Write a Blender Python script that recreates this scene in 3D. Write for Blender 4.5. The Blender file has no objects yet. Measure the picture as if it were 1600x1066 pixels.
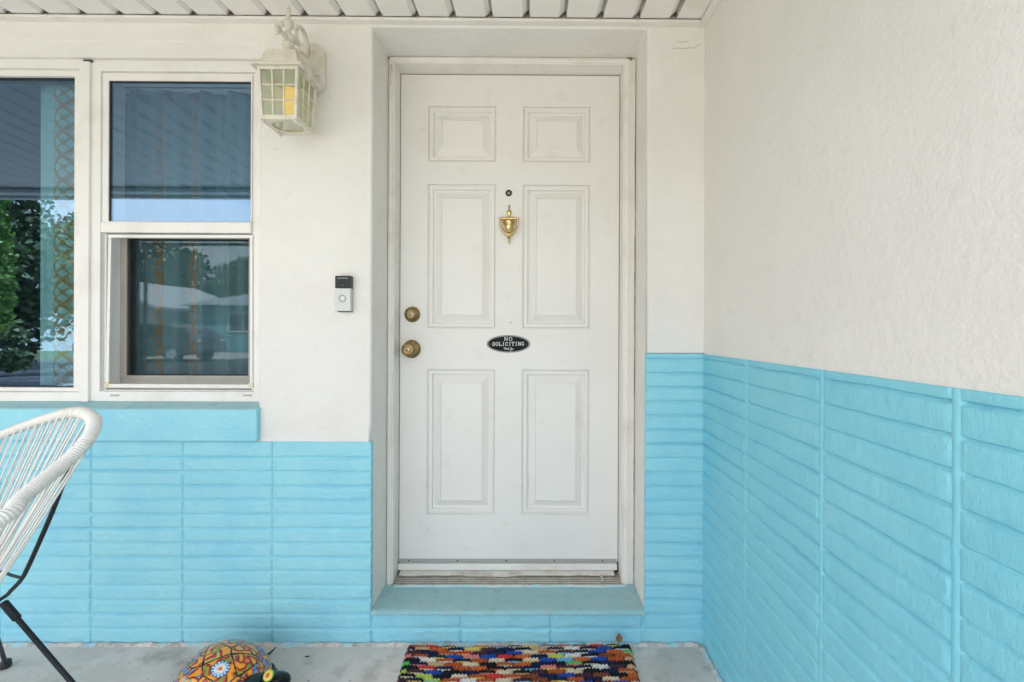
import bpy, bmesh, math, random
from mathutils import Vector, Matrix, noise
R = math.radians
random.seed(7)
SC = bpy.context.scene
COL = SC.collection

# ------------------------------------------------------------------ camera
CAM_LOC = Vector((0.0, -1.653, 1.135))
cd = bpy.data.cameras.new('camera')
cam = bpy.data.objects.new('camera', cd); COL.objects.link(cam)
cd.sensor_width = 36.0; cd.lens = 16.0
cam.location = CAM_LOC
cam.rotation_euler = (R(90), R(-0.23), R(-0.34))
cd.shift_x = -0.0231; cd.shift_y = -0.010
cd.clip_start = 0.02; cd.clip_end = 2000
SC.camera = cam
# ------------------------------------------------------------------ world, sun, exposure
SUN_EL, SUN_AZ = R(67), R(25)      # azimuth measured from +Y towards +X
w = bpy.data.worlds.new('World'); SC.world = w; w.use_nodes = True
nt = w.node_tree; nt.nodes.clear()
out = nt.nodes.new('ShaderNodeOutputWorld'); bg = nt.nodes.new('ShaderNodeBackground')
sky = nt.nodes.new('ShaderNodeTexSky'); sky.sky_type = 'NISHITA'; sky.sun_disc = False
sky.sun_elevation = SUN_EL; sky.sun_rotation = SUN_AZ; sky.air_density = 1.0; sky.dust_density = 2.0; sky.ozone_density = 1.0
tc = nt.nodes.new('ShaderNodeTexCoord'); mp = nt.nodes.new('ShaderNodeMapping'); mp.inputs['Scale'].default_value = (1, 1, 2.6)
cn = nt.nodes.new('ShaderNodeTexNoise'); cn.inputs['Scale'].default_value = 2.3; cn.inputs['Detail'].default_value = 7; cn.inputs['Roughness'].default_value = .55
cr = nt.nodes.new('ShaderNodeValToRGB'); cr.color_ramp.elements[0].position = .38; cr.color_ramp.elements[1].position = .62
mx = nt.nodes.new('ShaderNodeMixRGB'); mx.inputs[2].default_value = (6.2, 6.0, 5.75, 1)
nt.links.new(tc.outputs['Generated'], mp.inputs[0]); nt.links.new(mp.outputs[0], cn.inputs['Vector'])
nt.links.new(cn.outputs['Fac'], cr.inputs[0]); nt.links.new(cr.outputs[0], mx.inputs[0]); nt.links.new(sky.outputs[0], mx.inputs[1])
nt.links.new(mx.outputs[0], bg.inputs[0]); bg.inputs[1].default_value = 0.15
nt.links.new(bg.outputs[0], out.inputs[0])
sl = bpy.data.lights.new('sun', 'SUN'); sl.energy = 4.5; sl.angle = R(0.5); sl.color = (1.0, .95, .87)
so = bpy.data.objects.new('sun', sl); COL.objects.link(so)
sd = Vector((math.sin(SUN_AZ)*math.cos(SUN_EL), math.cos(SUN_AZ)*math.cos(SUN_EL), math.sin(SUN_EL)))
so.rotation_euler = sd.to_track_quat('Z', 'Y').to_euler()
SC.view_settings.view_transform = 'Standard'; SC.view_settings.look = 'None'
SC.view_settings.exposure = 1.92; SC.view_settings.gamma = 1
SC.cycles.max_bounces = 12; SC.cycles.diffuse_bounces = 9; SC.cycles.transparent_max_bounces = 16; SC.cycles.glossy_bounces = 6
SC.cycles.sample_clamp_indirect = 6
SC.cycles.use_denoising = True

ROT = cam.rotation_euler.to_matrix()
def ray(px, py):
    return ROT @ Vector(((px-800+cd.shift_x*1600)/711.11, -(py-533-cd.shift_y*1600)/711.11, -1))
def at(px, py, Y):
    """point of the photo's pixel on the plane y=Y"""
    d = ray(px, py); t = (Y-CAM_LOC.y)/d.y
    return CAM_LOC + d*t
def atd(px, py, depth): return at(px, py, depth-1.653)
def X_(px, Y, py=500): return at(px, py, Y).x
def Z_(py, Y, px=500): return at(px, py, Y).z

# ------------------------------------------------------------------ object helpers
def tag(o, label=None, cat=None, group=None, kind=None):
    if label: o['label'] = label
    if cat: o['category'] = cat
    if group: o['group'] = group
    if kind: o['kind'] = kind
    return o
def thing(name, loc, label, cat, group=None):
    o = bpy.data.objects.new(name, None); COL.objects.link(o); o.location = loc; o.empty_display_size = .05
    return tag(o, label, cat, group)
def root_of(o):
    m = Vector(o.location)
    while o.parent: o = o.parent; m += Vector(o.location)
    return m
class MB:
    def __init__(s): s.v = []; s.f = []; s.c = {}
    def add(s, vs, fs):
        n = len(s.v); s.v += [tuple(v) for v in vs]; s.f += [tuple(i+n for i in f) for f in fs]; return n
    def box(s, x0, x1, y0, y1, z0, z1):
        if x0 > x1: x0, x1 = x1, x0
        if y0 > y1: y0, y1 = y1, y0
        if z0 > z1: z0, z1 = z1, z0
        s.add([(x0,y0,z0),(x1,y0,z0),(x1,y1,z0),(x0,y1,z0),(x0,y0,z1),(x1,y0,z1),(x1,y1,z1),(x0,y1,z1)],
              [(0,3,2,1),(4,5,6,7),(0,1,5,4),(1,2,6,5),(2,3,7,6),(3,0,4,7)]); return s
    def hexa(s, b, t):   # bottom and top quads, counter-clockwise seen from above
        s.add(list(b)+list(t), [(3,2,1,0),(4,5,6,7),(0,1,5,4),(1,2,6,5),(2,3,7,6),(3,0,4,7)]); return s
    def frame(s, o, i, y0, y1):   # o,i = (x0,x1,z0,z1); four mitred bars
        for (a, b) in ((0, 1), (1, 2), (2, 3), (3, 0)):
            oc = [(o[0],o[2]),(o[1],o[2]),(o[1],o[3]),(o[0],o[3])]; ic = [(i[0],i[2]),(i[1],i[2]),(i[1],i[3]),(i[0],i[3])]
            q = [oc[a], oc[b], ic[b], ic[a]]
            s.add([(x,y0,z) for x,z in q]+[(x,y1,z) for x,z in q],
                  [(0,1,2,3),(7,6,5,4),(0,4,5,1),(2,6,7,3)])
        return s
    def tube(s, pts, r, n=8, closed=False, cap=True):
        pts = [Vector(p) for p in pts]; N = len(pts)
        rs = r if isinstance(r, (list, tuple)) else [r]*N
        tang = []
        for k in range(N):
            a = pts[(k-1) % N] if (closed or k > 0) else pts[k]; b = pts[(k+1) % N] if (closed or k < N-1) else pts[k]
            t = (b-a); tang.append(t.normalized() if t.length > 1e-9 else Vector((0,0,1)))
        u = tang[0].orthogonal().normalized(); vs = []
        for k in range(N):
            u = (u - tang[k]*u.dot(tang[k]))
            u = u.normalized() if u.length > 1e-6 else tang[k].orthogonal().normalized()
            v = tang[k].cross(u)
            for j in range(n):
                a = 2*math.pi*j/n; vs.append(pts[k]+(u*math.cos(a)+v*math.sin(a))*rs[k])
        fs = []
        for k in range(N if closed else N-1):
            for j in range(n):
                a = k*n+j; b = k*n+(j+1) % n; c = ((k+1) % N)*n+(j+1) % n; d = ((k+1) % N)*n+j
                fs.append((a, b, c, d))
        if cap and not closed:
            fs.append(tuple(reversed(range(n)))); fs.append(tuple(range((N-1)*n, N*n)))
        s.add(vs, fs); return s
    def lathe(s, prof, o, axis=(0,0,1), n=24, cap=True, sq=None):
        """prof = [(radius, height)...] about axis through o"""
        a = Vector(axis).normalized(); u = a.orthogonal().normalized(); v = a.cross(u); o = Vector(o)
        if abs(a.z) > .9: u = Vector((1,0,0)); v = Vector((0,1,0)) if a.z > 0 else Vector((0,-1,0))
        vs = []
        for r, h in prof:
            for j in range(n):
                t = 2*math.pi*(j+(.5 if sq else 0))/n; vs.append(o+a*h+(u*math.cos(t)+v*math.sin(t))*r)
        fs = []
        for k in range(len(prof)-1):
            for j in range(n):
                fs.append((k*n+j, k*n+(j+1) % n, (k+1)*n+(j+1) % n, (k+1)*n+j))
        if cap:
            fs.append(tuple(reversed(range(n)))); fs.append(tuple(range((len(prof)-1)*n, len(prof)*n)))
        s.add(vs, fs); return s
    def ellipsoid(s, c, r, nu=24, nv=14):
        c = Vector(c); prof = []
        vs = []; fs = []
        for k in range(nv+1):
            th = -math.pi/2+math.pi*k/nv
            for j in range(nu):
                ph = 2*math.pi*j/nu
                vs.append((c.x+r[0]*math.cos(th)*math.cos(ph), c.y+r[1]*math.cos(th)*math.sin(ph), c.z+r[2]*math.sin(th)))
        for k in range(nv):
            for j in range(nu): fs.append((k*nu+j, k*nu+(j+1) % nu, (k+1)*nu+(j+1) % nu, (k+1)*nu+j))
        s.add(vs, fs); return s
    def build(s, name, m, parent=None, bevel=0, smooth=False, seg=2, merge=False, cols=None):
        me = bpy.data.meshes.new(name); me.from_pydata(s.v, [], s.f); me.update()
        if cols is not None:
            ca = me.color_attributes.new('paint', 'FLOAT_COLOR', 'POINT')
            flat = []
            for c in cols: flat += [c[0], c[1], c[2], 1]
            ca.data.foreach_set('color', flat)
        if merge or bevel:
            b = bmesh.new(); b.from_mesh(me); bmesh.ops.remove_doubles(b, verts=b.verts, dist=1e-5)
            if merge or bevel: bmesh.ops.recalc_face_normals(b, faces=b.faces)
            b.to_mesh(me); b.free()
        o = bpy.data.objects.new(name, me); COL.objects.link(o); me.materials.append(m)
        if smooth or bevel:
            me.polygons.foreach_set('use_smooth', [True]*len(me.polygons))
        if bevel:
            md = o.modifiers.new('bevel', 'BEVEL'); md.width = bevel; md.segments = seg; md.limit_method = 'ANGLE'; md.angle_limit = R(35); md.harden_normals = True
        elif smooth == 'auto':
            b = bmesh.new(); b.from_mesh(me)
            for e in b.edges:
                if len(e.link_faces) == 2 and e.calc_face_angle(0) > R(35): e.smooth = False
            b.to_mesh(me); b.free()
        if parent:
            o.parent = parent; o.matrix_parent_inverse = Matrix.Translation(-root_of(parent)) if parent.type == 'EMPTY' else Matrix.Identity(4)
        return o

# ------------------------------------------------------------------ materials
def srgb(r, g, b):
    f = lambda c: (c/255/12.92) if c/255 <= .04045 else ((c/255+.055)/1.055)**2.4
    return (f(r), f(g), f(b), 1)
def mat(name, col, rough=.6, metal=0, var=None, vscale=4, bumps=(), spec=.5, vdetail=4, vr=(.4, .65), coat=0, stretch=None, extra=None):
    m = bpy.data.materials.new(name); m.use_nodes = True; N = m.node_tree.nodes; L = m.node_tree.links
    p = N['Principled BSDF']; p.inputs['Roughness'].default_value = rough; p.inputs['Metallic'].default_value = metal
    p.inputs['Specular IOR Level'].default_value = spec; p.inputs['Coat Weight'].default_value = coat
    c = col if len(col) == 4 else (*col, 1)
    p.inputs['Base Color'].default_value = c
    t = N.new('ShaderNodeTexCoord'); vec = t.outputs['Object']
    cur = None
    if var is not None:
        layers = var if isinstance(var, list) else [(var, vscale, vr, vdetail)]
        for ly in layers:
            vc, vs, rr, dt = ly[:4]
            n = N.new('ShaderNodeTexNoise'); n.inputs['Scale'].default_value = vs; n.inputs['Detail'].default_value = dt; n.inputs['Roughness'].default_value = .6
            if len(ly) > 4 and ly[4]:
                mp = N.new('ShaderNodeMapping'); mp.inputs['Scale'].default_value = ly[4]; L.new(vec, mp.inputs[0]); L.new(mp.outputs[0], n.inputs['Vector'])
            else: L.new(vec, n.inputs['Vector'])
            r_ = N.new('ShaderNodeMapRange'); r_.inputs[1].default_value = rr[0]; r_.inputs[2].default_value = rr[1]; L.new(n.outputs['Fac'], r_.inputs[0])
            x = N.new('ShaderNodeMixRGB'); L.new(r_.outputs[0], x.inputs[0])
            if cur: L.new(cur, x.inputs[1])
            else: x.inputs[1].default_value = c
            x.inputs[2].default_value = vc if len(vc) == 4 else (*vc, 1)
            cur = x.outputs[0]
        L.new(cur, p.inputs['Base Color'])
    last = None
    for b in bumps:   # (scale, strength, distance, detail, mapping-scale or None, ramp or None)
        n = N.new('ShaderNodeTexNoise'); n.inputs['Scale'].default_value = b[0]; n.inputs['Detail'].default_value = b[3] if len(b) > 3 else 4
        if len(b) > 4 and b[4]:
            mp = N.new('ShaderNodeMapping'); mp.inputs['Scale'].default_value = b[4]; L.new(vec, mp.inputs[0]); L.new(mp.outputs[0], n.inputs['Vector'])
        else: L.new(vec, n.inputs['Vector'])
        src = n.outputs['Fac']
        if len(b) > 5 and b[5]:
            r_ = N.new('ShaderNodeMapRange'); r_.inputs[1].default_value = b[5][0]; r_.inputs[2].default_value = b[5][1]; L.new(src, r_.inputs[0]); src = r_.outputs[0]
        bp = N.new('ShaderNodeBump'); bp.inputs['Strength'].default_value = b[1]; bp.inputs['Distance'].default_value = b[2]
        L.new(src, bp.inputs['Height'])
        if last: L.new(last, bp.inputs['Normal'])
        last = bp.outputs[0]
    if last: L.new(last, p.inputs['Normal'])
    return m
def attr_mat(name, rough=.7, bumps=(), spec=.4, coat=0):
    m = mat(name, (.5, .5, .5), rough, bumps=bumps, spec=spec, coat=coat)
    a = m.node_tree.nodes.new('ShaderNodeAttribute'); a.attribute_name = 'paint'
    m.node_tree.links.new(a.outputs['Color'], m.node_tree.nodes['Principled BSDF'].inputs['Base Color'])
    return m
def glass_mat(name, refl=.16, gloss=(1, 1, 1), trans=(1, 1, 1), wav=0.0):
    m = bpy.data.materials.new(name); m.use_nodes = True; N = m.node_tree.nodes; L = m.node_tree.links; N.clear()
    o = N.new('ShaderNodeOutputMaterial'); mxs = N.new('ShaderNodeMixShader'); g = N.new('ShaderNodeBsdfGlossy'); t = N.new('ShaderNodeBsdfTransparent')
    g.inputs['Roughness'].default_value = 0.004; g.inputs['Color'].default_value = (*gloss, 1); t.inputs['Color'].default_value = (*trans, 1)
    # Schlick reflectance, the same from both faces of the pane
    ge = N.new('ShaderNodeNewGeometry'); dt = N.new('ShaderNodeVectorMath'); dt.operation = 'DOT_PRODUCT'; L.new(ge.outputs['Incoming'], dt.inputs[0]); L.new(ge.outputs['True Normal'], dt.inputs[1])
    ab = N.new('ShaderNodeMath'); ab.operation = 'ABSOLUTE'; L.new(dt.outputs['Value'], ab.inputs[0])
    om = N.new('ShaderNodeMath'); om.operation = 'SUBTRACT'; om.inputs[0].default_value = 1; L.new(ab.outputs[0], om.inputs[1])
    pw5 = N.new('ShaderNodeMath'); pw5.operation = 'POWER'; pw5.inputs[1].default_value = 5; L.new(om.outputs[0], pw5.inputs[0])
    ad = N.new('ShaderNodeMath'); ad.operation = 'MULTIPLY_ADD'; ad.inputs[1].default_value = 1-refl; ad.inputs[2].default_value = refl; L.new(pw5.outputs[0], ad.inputs[0])
    L.new(ad.outputs[0], mxs.inputs[0]); L.new(t.outputs[0], mxs.inputs[1]); L.new(g.outputs[0], mxs.inputs[2]); L.new(mxs.outputs[0], o.inputs[0])
    if wav:
        n = N.new('ShaderNodeTexNoise'); n.inputs['Scale'].default_value = 3.5; n.inputs['Detail'].default_value = 1
        tcc = N.new('ShaderNodeTexCoord'); L.new(tcc.outputs['Object'], n.inputs['Vector'])
        b = N.new('ShaderNodeBump'); b.inputs['Strength'].default_value = wav; b.inputs['Distance'].default_value = .01
        L.new(n.outputs['Fac'], b.inputs['Height']); L.new(b.outputs[0], g.inputs['Normal'])
    return m

WHITE = (.70, .675, .615)
M = {}
M['plaster'] = mat('plaster', (.79, .77, .74), .75, var=[((.745, .715, .675), 3.0, (.45, .7), 5), ((.70, .665, .61), 22, (.62, .8), 5), ((.48, .44, .38), 60, (.74, .80), 2)],
                   bumps=[(9, .35, .010, 3), (75, .6, .005, 3), (240, .3, .002, 2)], spec=.35)
M['plaster_rough'] = mat('plaster_rough', (.79, .765, .735), .7, var=[((.75, .72, .685), 2.5, (.42, .7), 5), ((.70, .665, .62), 18, (.62, .8), 4), ((.50, .46, .41), 45, (.73, .80), 3)],
                   bumps=[(5, .2, .012, 2), (58, .42, .005, 3), (170, .35, .0025, 3)], spec=.4)
M['teal'] = mat('teal_paint', (.31, .665, .76), .55, var=[((.26, .61, .755), 5, (.4, .7), 5), ((.38, .69, .77), 30, (.6, .8), 3)],
                bumps=[(45, .75, .005, 4, (1, 1, 1.6)), (200, .45, .0018, 3), (14, .45, .008, 2)], spec=.45)
M['teal_side'] = mat('teal_paint_brushed', (.24, .615, .74), .48, var=[((.20, .575, .725), 4, (.4, .7), 5)],
                bumps=[(30, .6, .006, 4, (1, 1.3, .8)), (160, .45, .002, 3, (1, 1.8, .5)), (9, .45, .010, 2)], spec=.5)
M['teal_worn'] = mat('worn_teal_paint', (.29, .49, .52), .7, var=[((.35, .52, .53), 9, (.4, .7), 6), ((.24, .41, .42), 26, (.55, .72), 5), ((.46, .50, .47), 70, (.70, .78), 3)],
                bumps=[(40, .3, .004, 4), (150, .25, .0015, 3)], spec=.35)
M['concrete'] = mat('painted_concrete', (.635, .58, .54), .75, var=[((.53, .48, .44), 3, (.4, .65), 6), ((.34, .31, .27), 9, (.52, .72), 7), ((.68, .64, .62), 8, (.55, .75), 5), ((.22, .20, .17), 55, (.66, .74), 3)],
                bumps=[(30, .4, .004, 5), (180, .3, .0015, 3)], spec=.35)
M['mortar'] = mat('pale_mortar', (.62, .57, .54), .85, var=[((.36, .33, .30), 30, (.45, .65), 5), ((.38, .60, .66), 11, (.48, .58), 4)], bumps=[(60, .9, .010, 4)])
M['trim'] = mat('white_trim', (.80, .775, .735), .45, var=[((.65, .60, .53), 5, (.5, .8), 4), ((.40, .36, .29), 40, (.74, .82), 3)], bumps=[(60, .12, .001, 2)], spec=.5)
M['door'] = mat('door_paint', (.80, .775, .745), .42, var=[((.765, .735, .70), 3, (.45, .75), 5), ((.705, .67, .625), 12, (.60, .82), 6)], bumps=[(50, .12, .002, 3), (8, .12, .003, 2)], spec=.45)
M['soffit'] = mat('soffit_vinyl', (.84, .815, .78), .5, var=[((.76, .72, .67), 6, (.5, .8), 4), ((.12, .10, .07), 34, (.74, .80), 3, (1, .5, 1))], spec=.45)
M['grime'] = mat('grime', (.10, .09, .065), .9, var=((.25, .23, .17), 60, (.4, .6), 3) and None)
M['vinyl'] = mat('window_vinyl', (.80, .78, .755), .35, var=[((.69, .655, .615), 7, (.5, .8), 4)], spec=.5)
M['vinyl_yellow'] = mat('aged_vinyl', (.72, .56, .36), .5, var=[((.70, .64, .54), 60, (.4, .6), 3)])
M['alu'] = mat('weathered_aluminium', (.20, .185, .165), .6, metal=.2, var=[((.15, .135, .115), 12, (.45, .7), 5)])
M['dark_gap'] = mat('dark_gasket', (.03, .03, .028), .7)
M['glass'] = glass_mat('window_glass', .185, (.43, .61, .88), (.80, .89, .92), .005)
M['glass_low'] = glass_mat('lower_window_glass', .036, (.70, .86, 1.0), (.86, .90, .92), .03)
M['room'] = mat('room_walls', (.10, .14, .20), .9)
M['brass'] = mat('polished_brass', (.66, .50, .24), .22, metal=1, var=[((.45, .33, .14), 60, (.4, .7), 4)], bumps=[(90, .15, .001, 2)])
M['old_brass'] = mat('tarnished_brass', (.36, .26, .12), .36, metal=1, var=[((.22, .15, .07), 70, (.4, .65), 4)], bumps=[(120, .15, .001, 2)])
M['nickel'] = mat('worn_key_cylinder', (.42, .37, .29), .42, metal=1)
M['black'] = mat('black_gloss', (.012, .012, .013), .25)
M['matt_black'] = mat('matt_black', (.018, .02, .022), .5)
M['sign_black'] = mat('sign_enamel', (.008, .010, .012), .6, var=[((.018, .018, .018), 80, (.4, .7), 3)], spec=.15)
M['sign_grey'] = mat('sign_border', (.30, .29, .27), .6)
M['sign_white'] = mat('sign_lettering', (.75, .75, .73), .5)
M['silver'] = mat('satin_nickel', (.60, .60, .59), .38, metal=.25)
M['ring_grey'] = mat('button_ring', (.32, .32, .32), .4)
M['cord'] = mat('white_plastic_cord', (.74, .72, .68), .42, var=[((.62, .59, .53), 30, (.55, .75), 4)])
M['steel'] = mat('black_powder_coat', (.010, .014, .019), .45, spec=.3)
M['lantern'] = mat('lantern_paint', (.72, .67, .59), .5, var=[((.58, .53, .44), 25, (.45, .7), 5), ((.30, .25, .17), 80, (.70, .78), 3)], bumps=[(90, .2, .0015, 3)])
M['leaf_dry'] = mat('dry_leaf', (.33, .15, .045), .7, var=[((.18, .08, .03), 90, (.4, .6), 3)])
M['twig'] = mat('twig_bark', (.07, .05, .025), .8)
M['curtain_rail'] = mat('curtain_rail', (.7, .7, .68), .5)
M['grass'] = mat('grass', (.075, .105, .035), .9, var=[((.11, .14, .05), 1.5, (.4, .65), 5), ((.16, .14, .07), .6, (.55, .7), 4)], bumps=[(60, .8, .03, 4)])
M['asphalt'] = mat('asphalt', (.06, .06, .06), .85, var=[((.09, .09, .088), 2, (.4, .7), 5)], bumps=[(120, .3, .004, 3)])
M['drive'] = mat('driveway_concrete', (.46, .43, .39), .85, var=[((.33, .32, .30), 1.5, (.4, .7), 5)])
M['bark'] = mat('bark', (.10, .075, .055), .9, bumps=[(18, .8, .03, 4, (1, 1, .3))])

def leafmat(name, c1, c2):
    m = mat(name, c1, .55, var=[(c2, 3.0, (.4, .62), 5)]); p = m.node_tree.nodes['Principled BSDF']
    p.inputs['Subsurface Weight'].default_value = 0
    return m
M['leaf_dark'] = leafmat('dark_foliage', (.035, .065, .02), (.07, .11, .035))
M['leaf_mid'] = leafmat('mid_foliage', (.055, .095, .025), (.10, .15, .045))
M['leaf_bright'] = leafmat('bright_foliage', (.13, .27, .04), (.20, .34, .06))
M['flower_red'] = mat('red_flower', (.35, .03, .06), .6)

# frosted lantern glass: a thin textured pane
def frosted():
    m = bpy.data.materials.new('textured_lantern_glass'); m.use_nodes = True; N = m.node_tree.nodes; L = m.node_tree.links; N.clear()
    o = N.new('ShaderNodeOutputMaterial'); a = N.new('ShaderNodeMixShader'); b = N.new('ShaderNodeMixShader')
    t = N.new('ShaderNodeBsdfTransparent'); d = N.new('ShaderNodeBsdfDiffuse'); tr = N.new('ShaderNodeBsdfTranslucent'); 
    t.inputs[0].default_value = (.96, .97, .94, 1); d.inputs[0].default_value = (.56, .62, .55, 1); tr.inputs[0].default_value = (.76, .82, .74, 1)
    a.inputs[0].default_value = .5; b.inputs[0].default_value = .33
    L.new(d.outputs[0], a.inputs[1]); L.new(tr.outputs[0], a.inputs[2]); L.new(t.outputs[0], b.inputs[1]); L.new(a.outputs[0], b.inputs[2]); L.new(b.outputs[0], o.inputs[0])
    return m
M['frost'] = frosted()
M['bulb'] = mat('yellow_bulb', (.85, .56, .03), .3); _b = M['bulb'].node_tree.nodes['Principled BSDF']; _b.inputs['Emission Color'].default_value = (.9, .50, .03, 1); _b.inputs['Emission Strength'].default_value = .26

# ------------------------------------------------------------------ main dimensions (metres)
XW = X_(1100, 0, 500)                 # right wall plane
OL, OR_ = X_(580.5, 0), X_(1010, 0, 500)  # door opening
OT = Z_(43.5, 0, 800)
STEP = Z_(957, 0, 800)
BRL = Z_(690, 0, 500); BRR = Z_(553, 0, 1050)
YF = .172; YS = .253                  # frame front, slab front
WR = X_(404, 0, 400)                  # window opening right edge
WB = Z_(630, 0.03, 300); WT = Z_(67, 0, 250)
YE = -1.72                            # eave
CEIL = 2.257
def ceil(Y): return CEIL+.052*Y

def wall_cells(xs, zs, holes, y0_, y1, low=None):
    """a wall with rectangular holes, closed on all sides"""
    xs = sorted(set(xs)); zs = sorted(set(zs)); mb = MB()
    solid = {}
    for i in range(len(xs)-1):
        for k in range(len(zs)-1):
            cx = (xs[i]+xs[i+1])/2; cz = (zs[k]+zs[k+1])/2
            solid[i, k] = not any(h[0] < cx < h[1] and h[2] < cz < h[3] for h in holes)
    for (i, k), s in solid.items():
        if not s: continue
        a, b, c, d = xs[i], xs[i+1], zs[k], zs[k+1]; y0 = low((a+b)/2, (c+d)/2) if low else y0_
        mb.add([(a,y0,c),(b,y0,c),(b,y0,d),(a,y0,d)], [(0,1,2,3)]); mb.add([(a,y1,c),(b,y1,c),(b,y1,d),(a,y1,d)], [(3,2,1,0)])
        if not solid.get((i-1, k)): mb.add([(a,y0,c),(a,y1,c),(a,y1,d),(a,y0,d)], [(3,2,1,0)])
        if not solid.get((i+1, k)): mb.add([(b,y0,c),(b,y1,c),(b,y1,d),(b,y0,d)], [(0,1,2,3)])
        if not solid.get((i, k-1)): mb.add([(a,y0,c),(b,y0,c),(b,y1,c),(a,y1,c)], [(3,2,1,0)])
        if not solid.get((i, k+1)): mb.add([(a,y0,d),(b,y0,d),(b,y1,d),(a,y1,d)], [(0,1,2,3)])
    return mb

# ------------------------------------------------------------------ front wall
fw = thing('front_wall', (-1.5, .1, 0), 'white stuccoed front wall of the house with pale blue stacked brick along its foot, holding the door and windows', 'wall')
XL = -4.6
core = lambda x, z: .020 if (x < OL and z < BRL) or (x > OR_ and z < BRR) or (OL < x < OR_ and z < STEP) else 0.0
mb = wall_cells([XL, -4.2, WR, OL, OR_, XW+.2], [-.15, STEP-.006, BRL-.001, BRR-.001, WB-.06, WT, OT, 2.30], [(-4.2, WR, WB-.06, WT), (OL, OR_, STEP-.006, OT)], 0, .24, core)
for (x0, x1, z) in ((XL, OL, BRL-.001), (OR_, XW+.2, BRR-.001)): mb.add([(x0, 0, z), (x1, 0, z), (x1, .02, z), (x0, .02, z)], [(3, 2, 1, 0)])
mb.build('plaster', M['plaster'], fw, bevel=.010, merge=True, seg=4)
mb = MB(); mb.box(-4.2, WR, .007, .2, Z_(94, .02, 250), WT+.002)
mb.build('header_band', M['plaster'], fw)

# brick: a relief surface over the wall foot; rows of one course height, stacked joints
PITCH = .05165
JV = .0090
def brick_patch(mb, u0, u1, v1, joints, place, du, v0=0.0, JV=.0090, proud=.0030, deep=.0105, jw=.010, bead=False, seed=0, amp=1.0):
    us = []; u = u0
    js = [j for j in joints if u0+.004 < j < u1-.004]
    while u < u1-du*.4: us.append(u); u += du
    us.append(u1)
    us = [x for x in us if all(abs(x-j) > jw*.95 for j in js)]
    for j in js: us += [j-jw*.8, j-jw*.5, j-jw*.22, j+jw*.22, j+jw*.5, j+jw*.8]
    us = sorted(set(us))
    vs = []; nr = int(v1/PITCH)+2
    for r in range(nr):
        for off in (-.5*JV-.0016, -.5*JV+.0004, -.0012, .5*JV-.0018, .5*JV+.0010, .5*JV+.006, .35*PITCH, .5*PITCH, .65*PITCH, PITCH-.5*JV-.0065):
            v = r*PITCH+off
            if v0+.001 < v < v1-.002: vs.append((v, r, off))
    vs = [(v0, -1, 0)]+vs+[(v1, -2, 0)]
    n0 = len(mb.v); nu = len(us)
    grid = []
    for (v, r, off) in vs:
        row = round(v/PITCH); 
        for u in us:
            jit = noise.noise(Vector((u*7+seed*9.1, row*3.7+seed, 1.3)))*.0022*amp+noise.noise(Vector((u*42, row*5.1+seed, 7.7)))*.0011*amp
            vv = v+jit if 0 < v-v0 and v < v1-.003 else v
            ft = abs(v-row*PITCH)                                # distance from joint centre
            h = proud
            jd = deep*(0.75+.5*noise.noise(Vector((u*2.3, row*1.9+seed, 4))))
            if off < 0 and off > -.5*JV-.002: ft = 0
            if r > 0 and v1-r*PITCH > .012 and abs(off) < .012:
                if off == -.5*JV-.0016: h = proud-jd*.06
                elif off == -.5*JV+.0004: h = proud-jd*.32
                elif off == -.0012: h = proud-jd*.62
                elif off == .5*JV-.0018: h = proud-jd
                elif off == .5*JV+.0010: h = proud-jd*.25
            # a brick's face leans out and in a little, each one differently
            col = sum(1 for j in js if u > j)
            br = math.floor(v/PITCH)
            h += .0010*amp*noise.noise(Vector((col*5.3+.5, br*2.77+seed, .5)))
            h += .0009*amp*noise.noise(Vector((u*26, v*60, seed+.1)))+.0008*amp*noise.noise(Vector((u*80, v*130, seed+3.)))
            nj = min([abs(u-j) for j in js] or [9])
            if nj < jw*.6:
                if bead: h = proud+.0002+.0010*noise.noise(Vector((u*30, v*40, 2)))-(.0024 if nj > jw*.42 else 0)
                else: h = min(h, proud-.0055*(1 if nj < jw*.35 else .25)) if h > proud-.0055 else h
            grid.append(place(u, vv, h))
    fs = []
    for k in range(len(vs)-1):
        for i in range(nu-1): fs.append((k*nu+i, k*nu+i+1, (k+1)*nu+i+1, (k+1)*nu+i))
    # fold the border back into the wall
    nv = len(vs); base = len(grid)
    ring = [(0, i) for i in range(nu)]+[(k, nu-1) for k in range(1, nv)]+[(nv-1, i) for i in range(nu-2, -1, -1)]+[(k, 0) for k in range(nv-2, 0, -1)]
    for (k, i) in ring: grid.append(place(us[i], vs[k][0], -.0195))
    m = len(ring)
    for q in range(m):
        a = ring[q][0]*nu+ring[q][1]; b_ = ring[(q+1) % m][0]*nu+ring[(q+1) % m][1]
        fs.append((b_, a, base+q, base+(q+1) % m))
    mb.add(grid, fs)

front = lambda u, v, h: (u, -h, v)
J1 = [X_(428, 0), X_(288, 0), X_(144.5, 0), X_(3, 0)]
while J1[-1] > XL+.3: J1.append(J1[-1]-.3395)
mb = MB()
brick_patch(mb, XL, OL+.001, BRL, J1, front, .012, seed=1)
brick_patch(mb, OL+.0015, OR_-.0015, STEP+.001, [OL+.006, X_(722, 0), X_(863, 0), OR_-.010], front, .010, seed=2, amp=1.5)
brick_patch(mb, OR_-.001, XW+.004, BRR, [], front, .010, seed=1)
mb.build('brick_wainscot', M['teal'], fw, smooth='auto')
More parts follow.
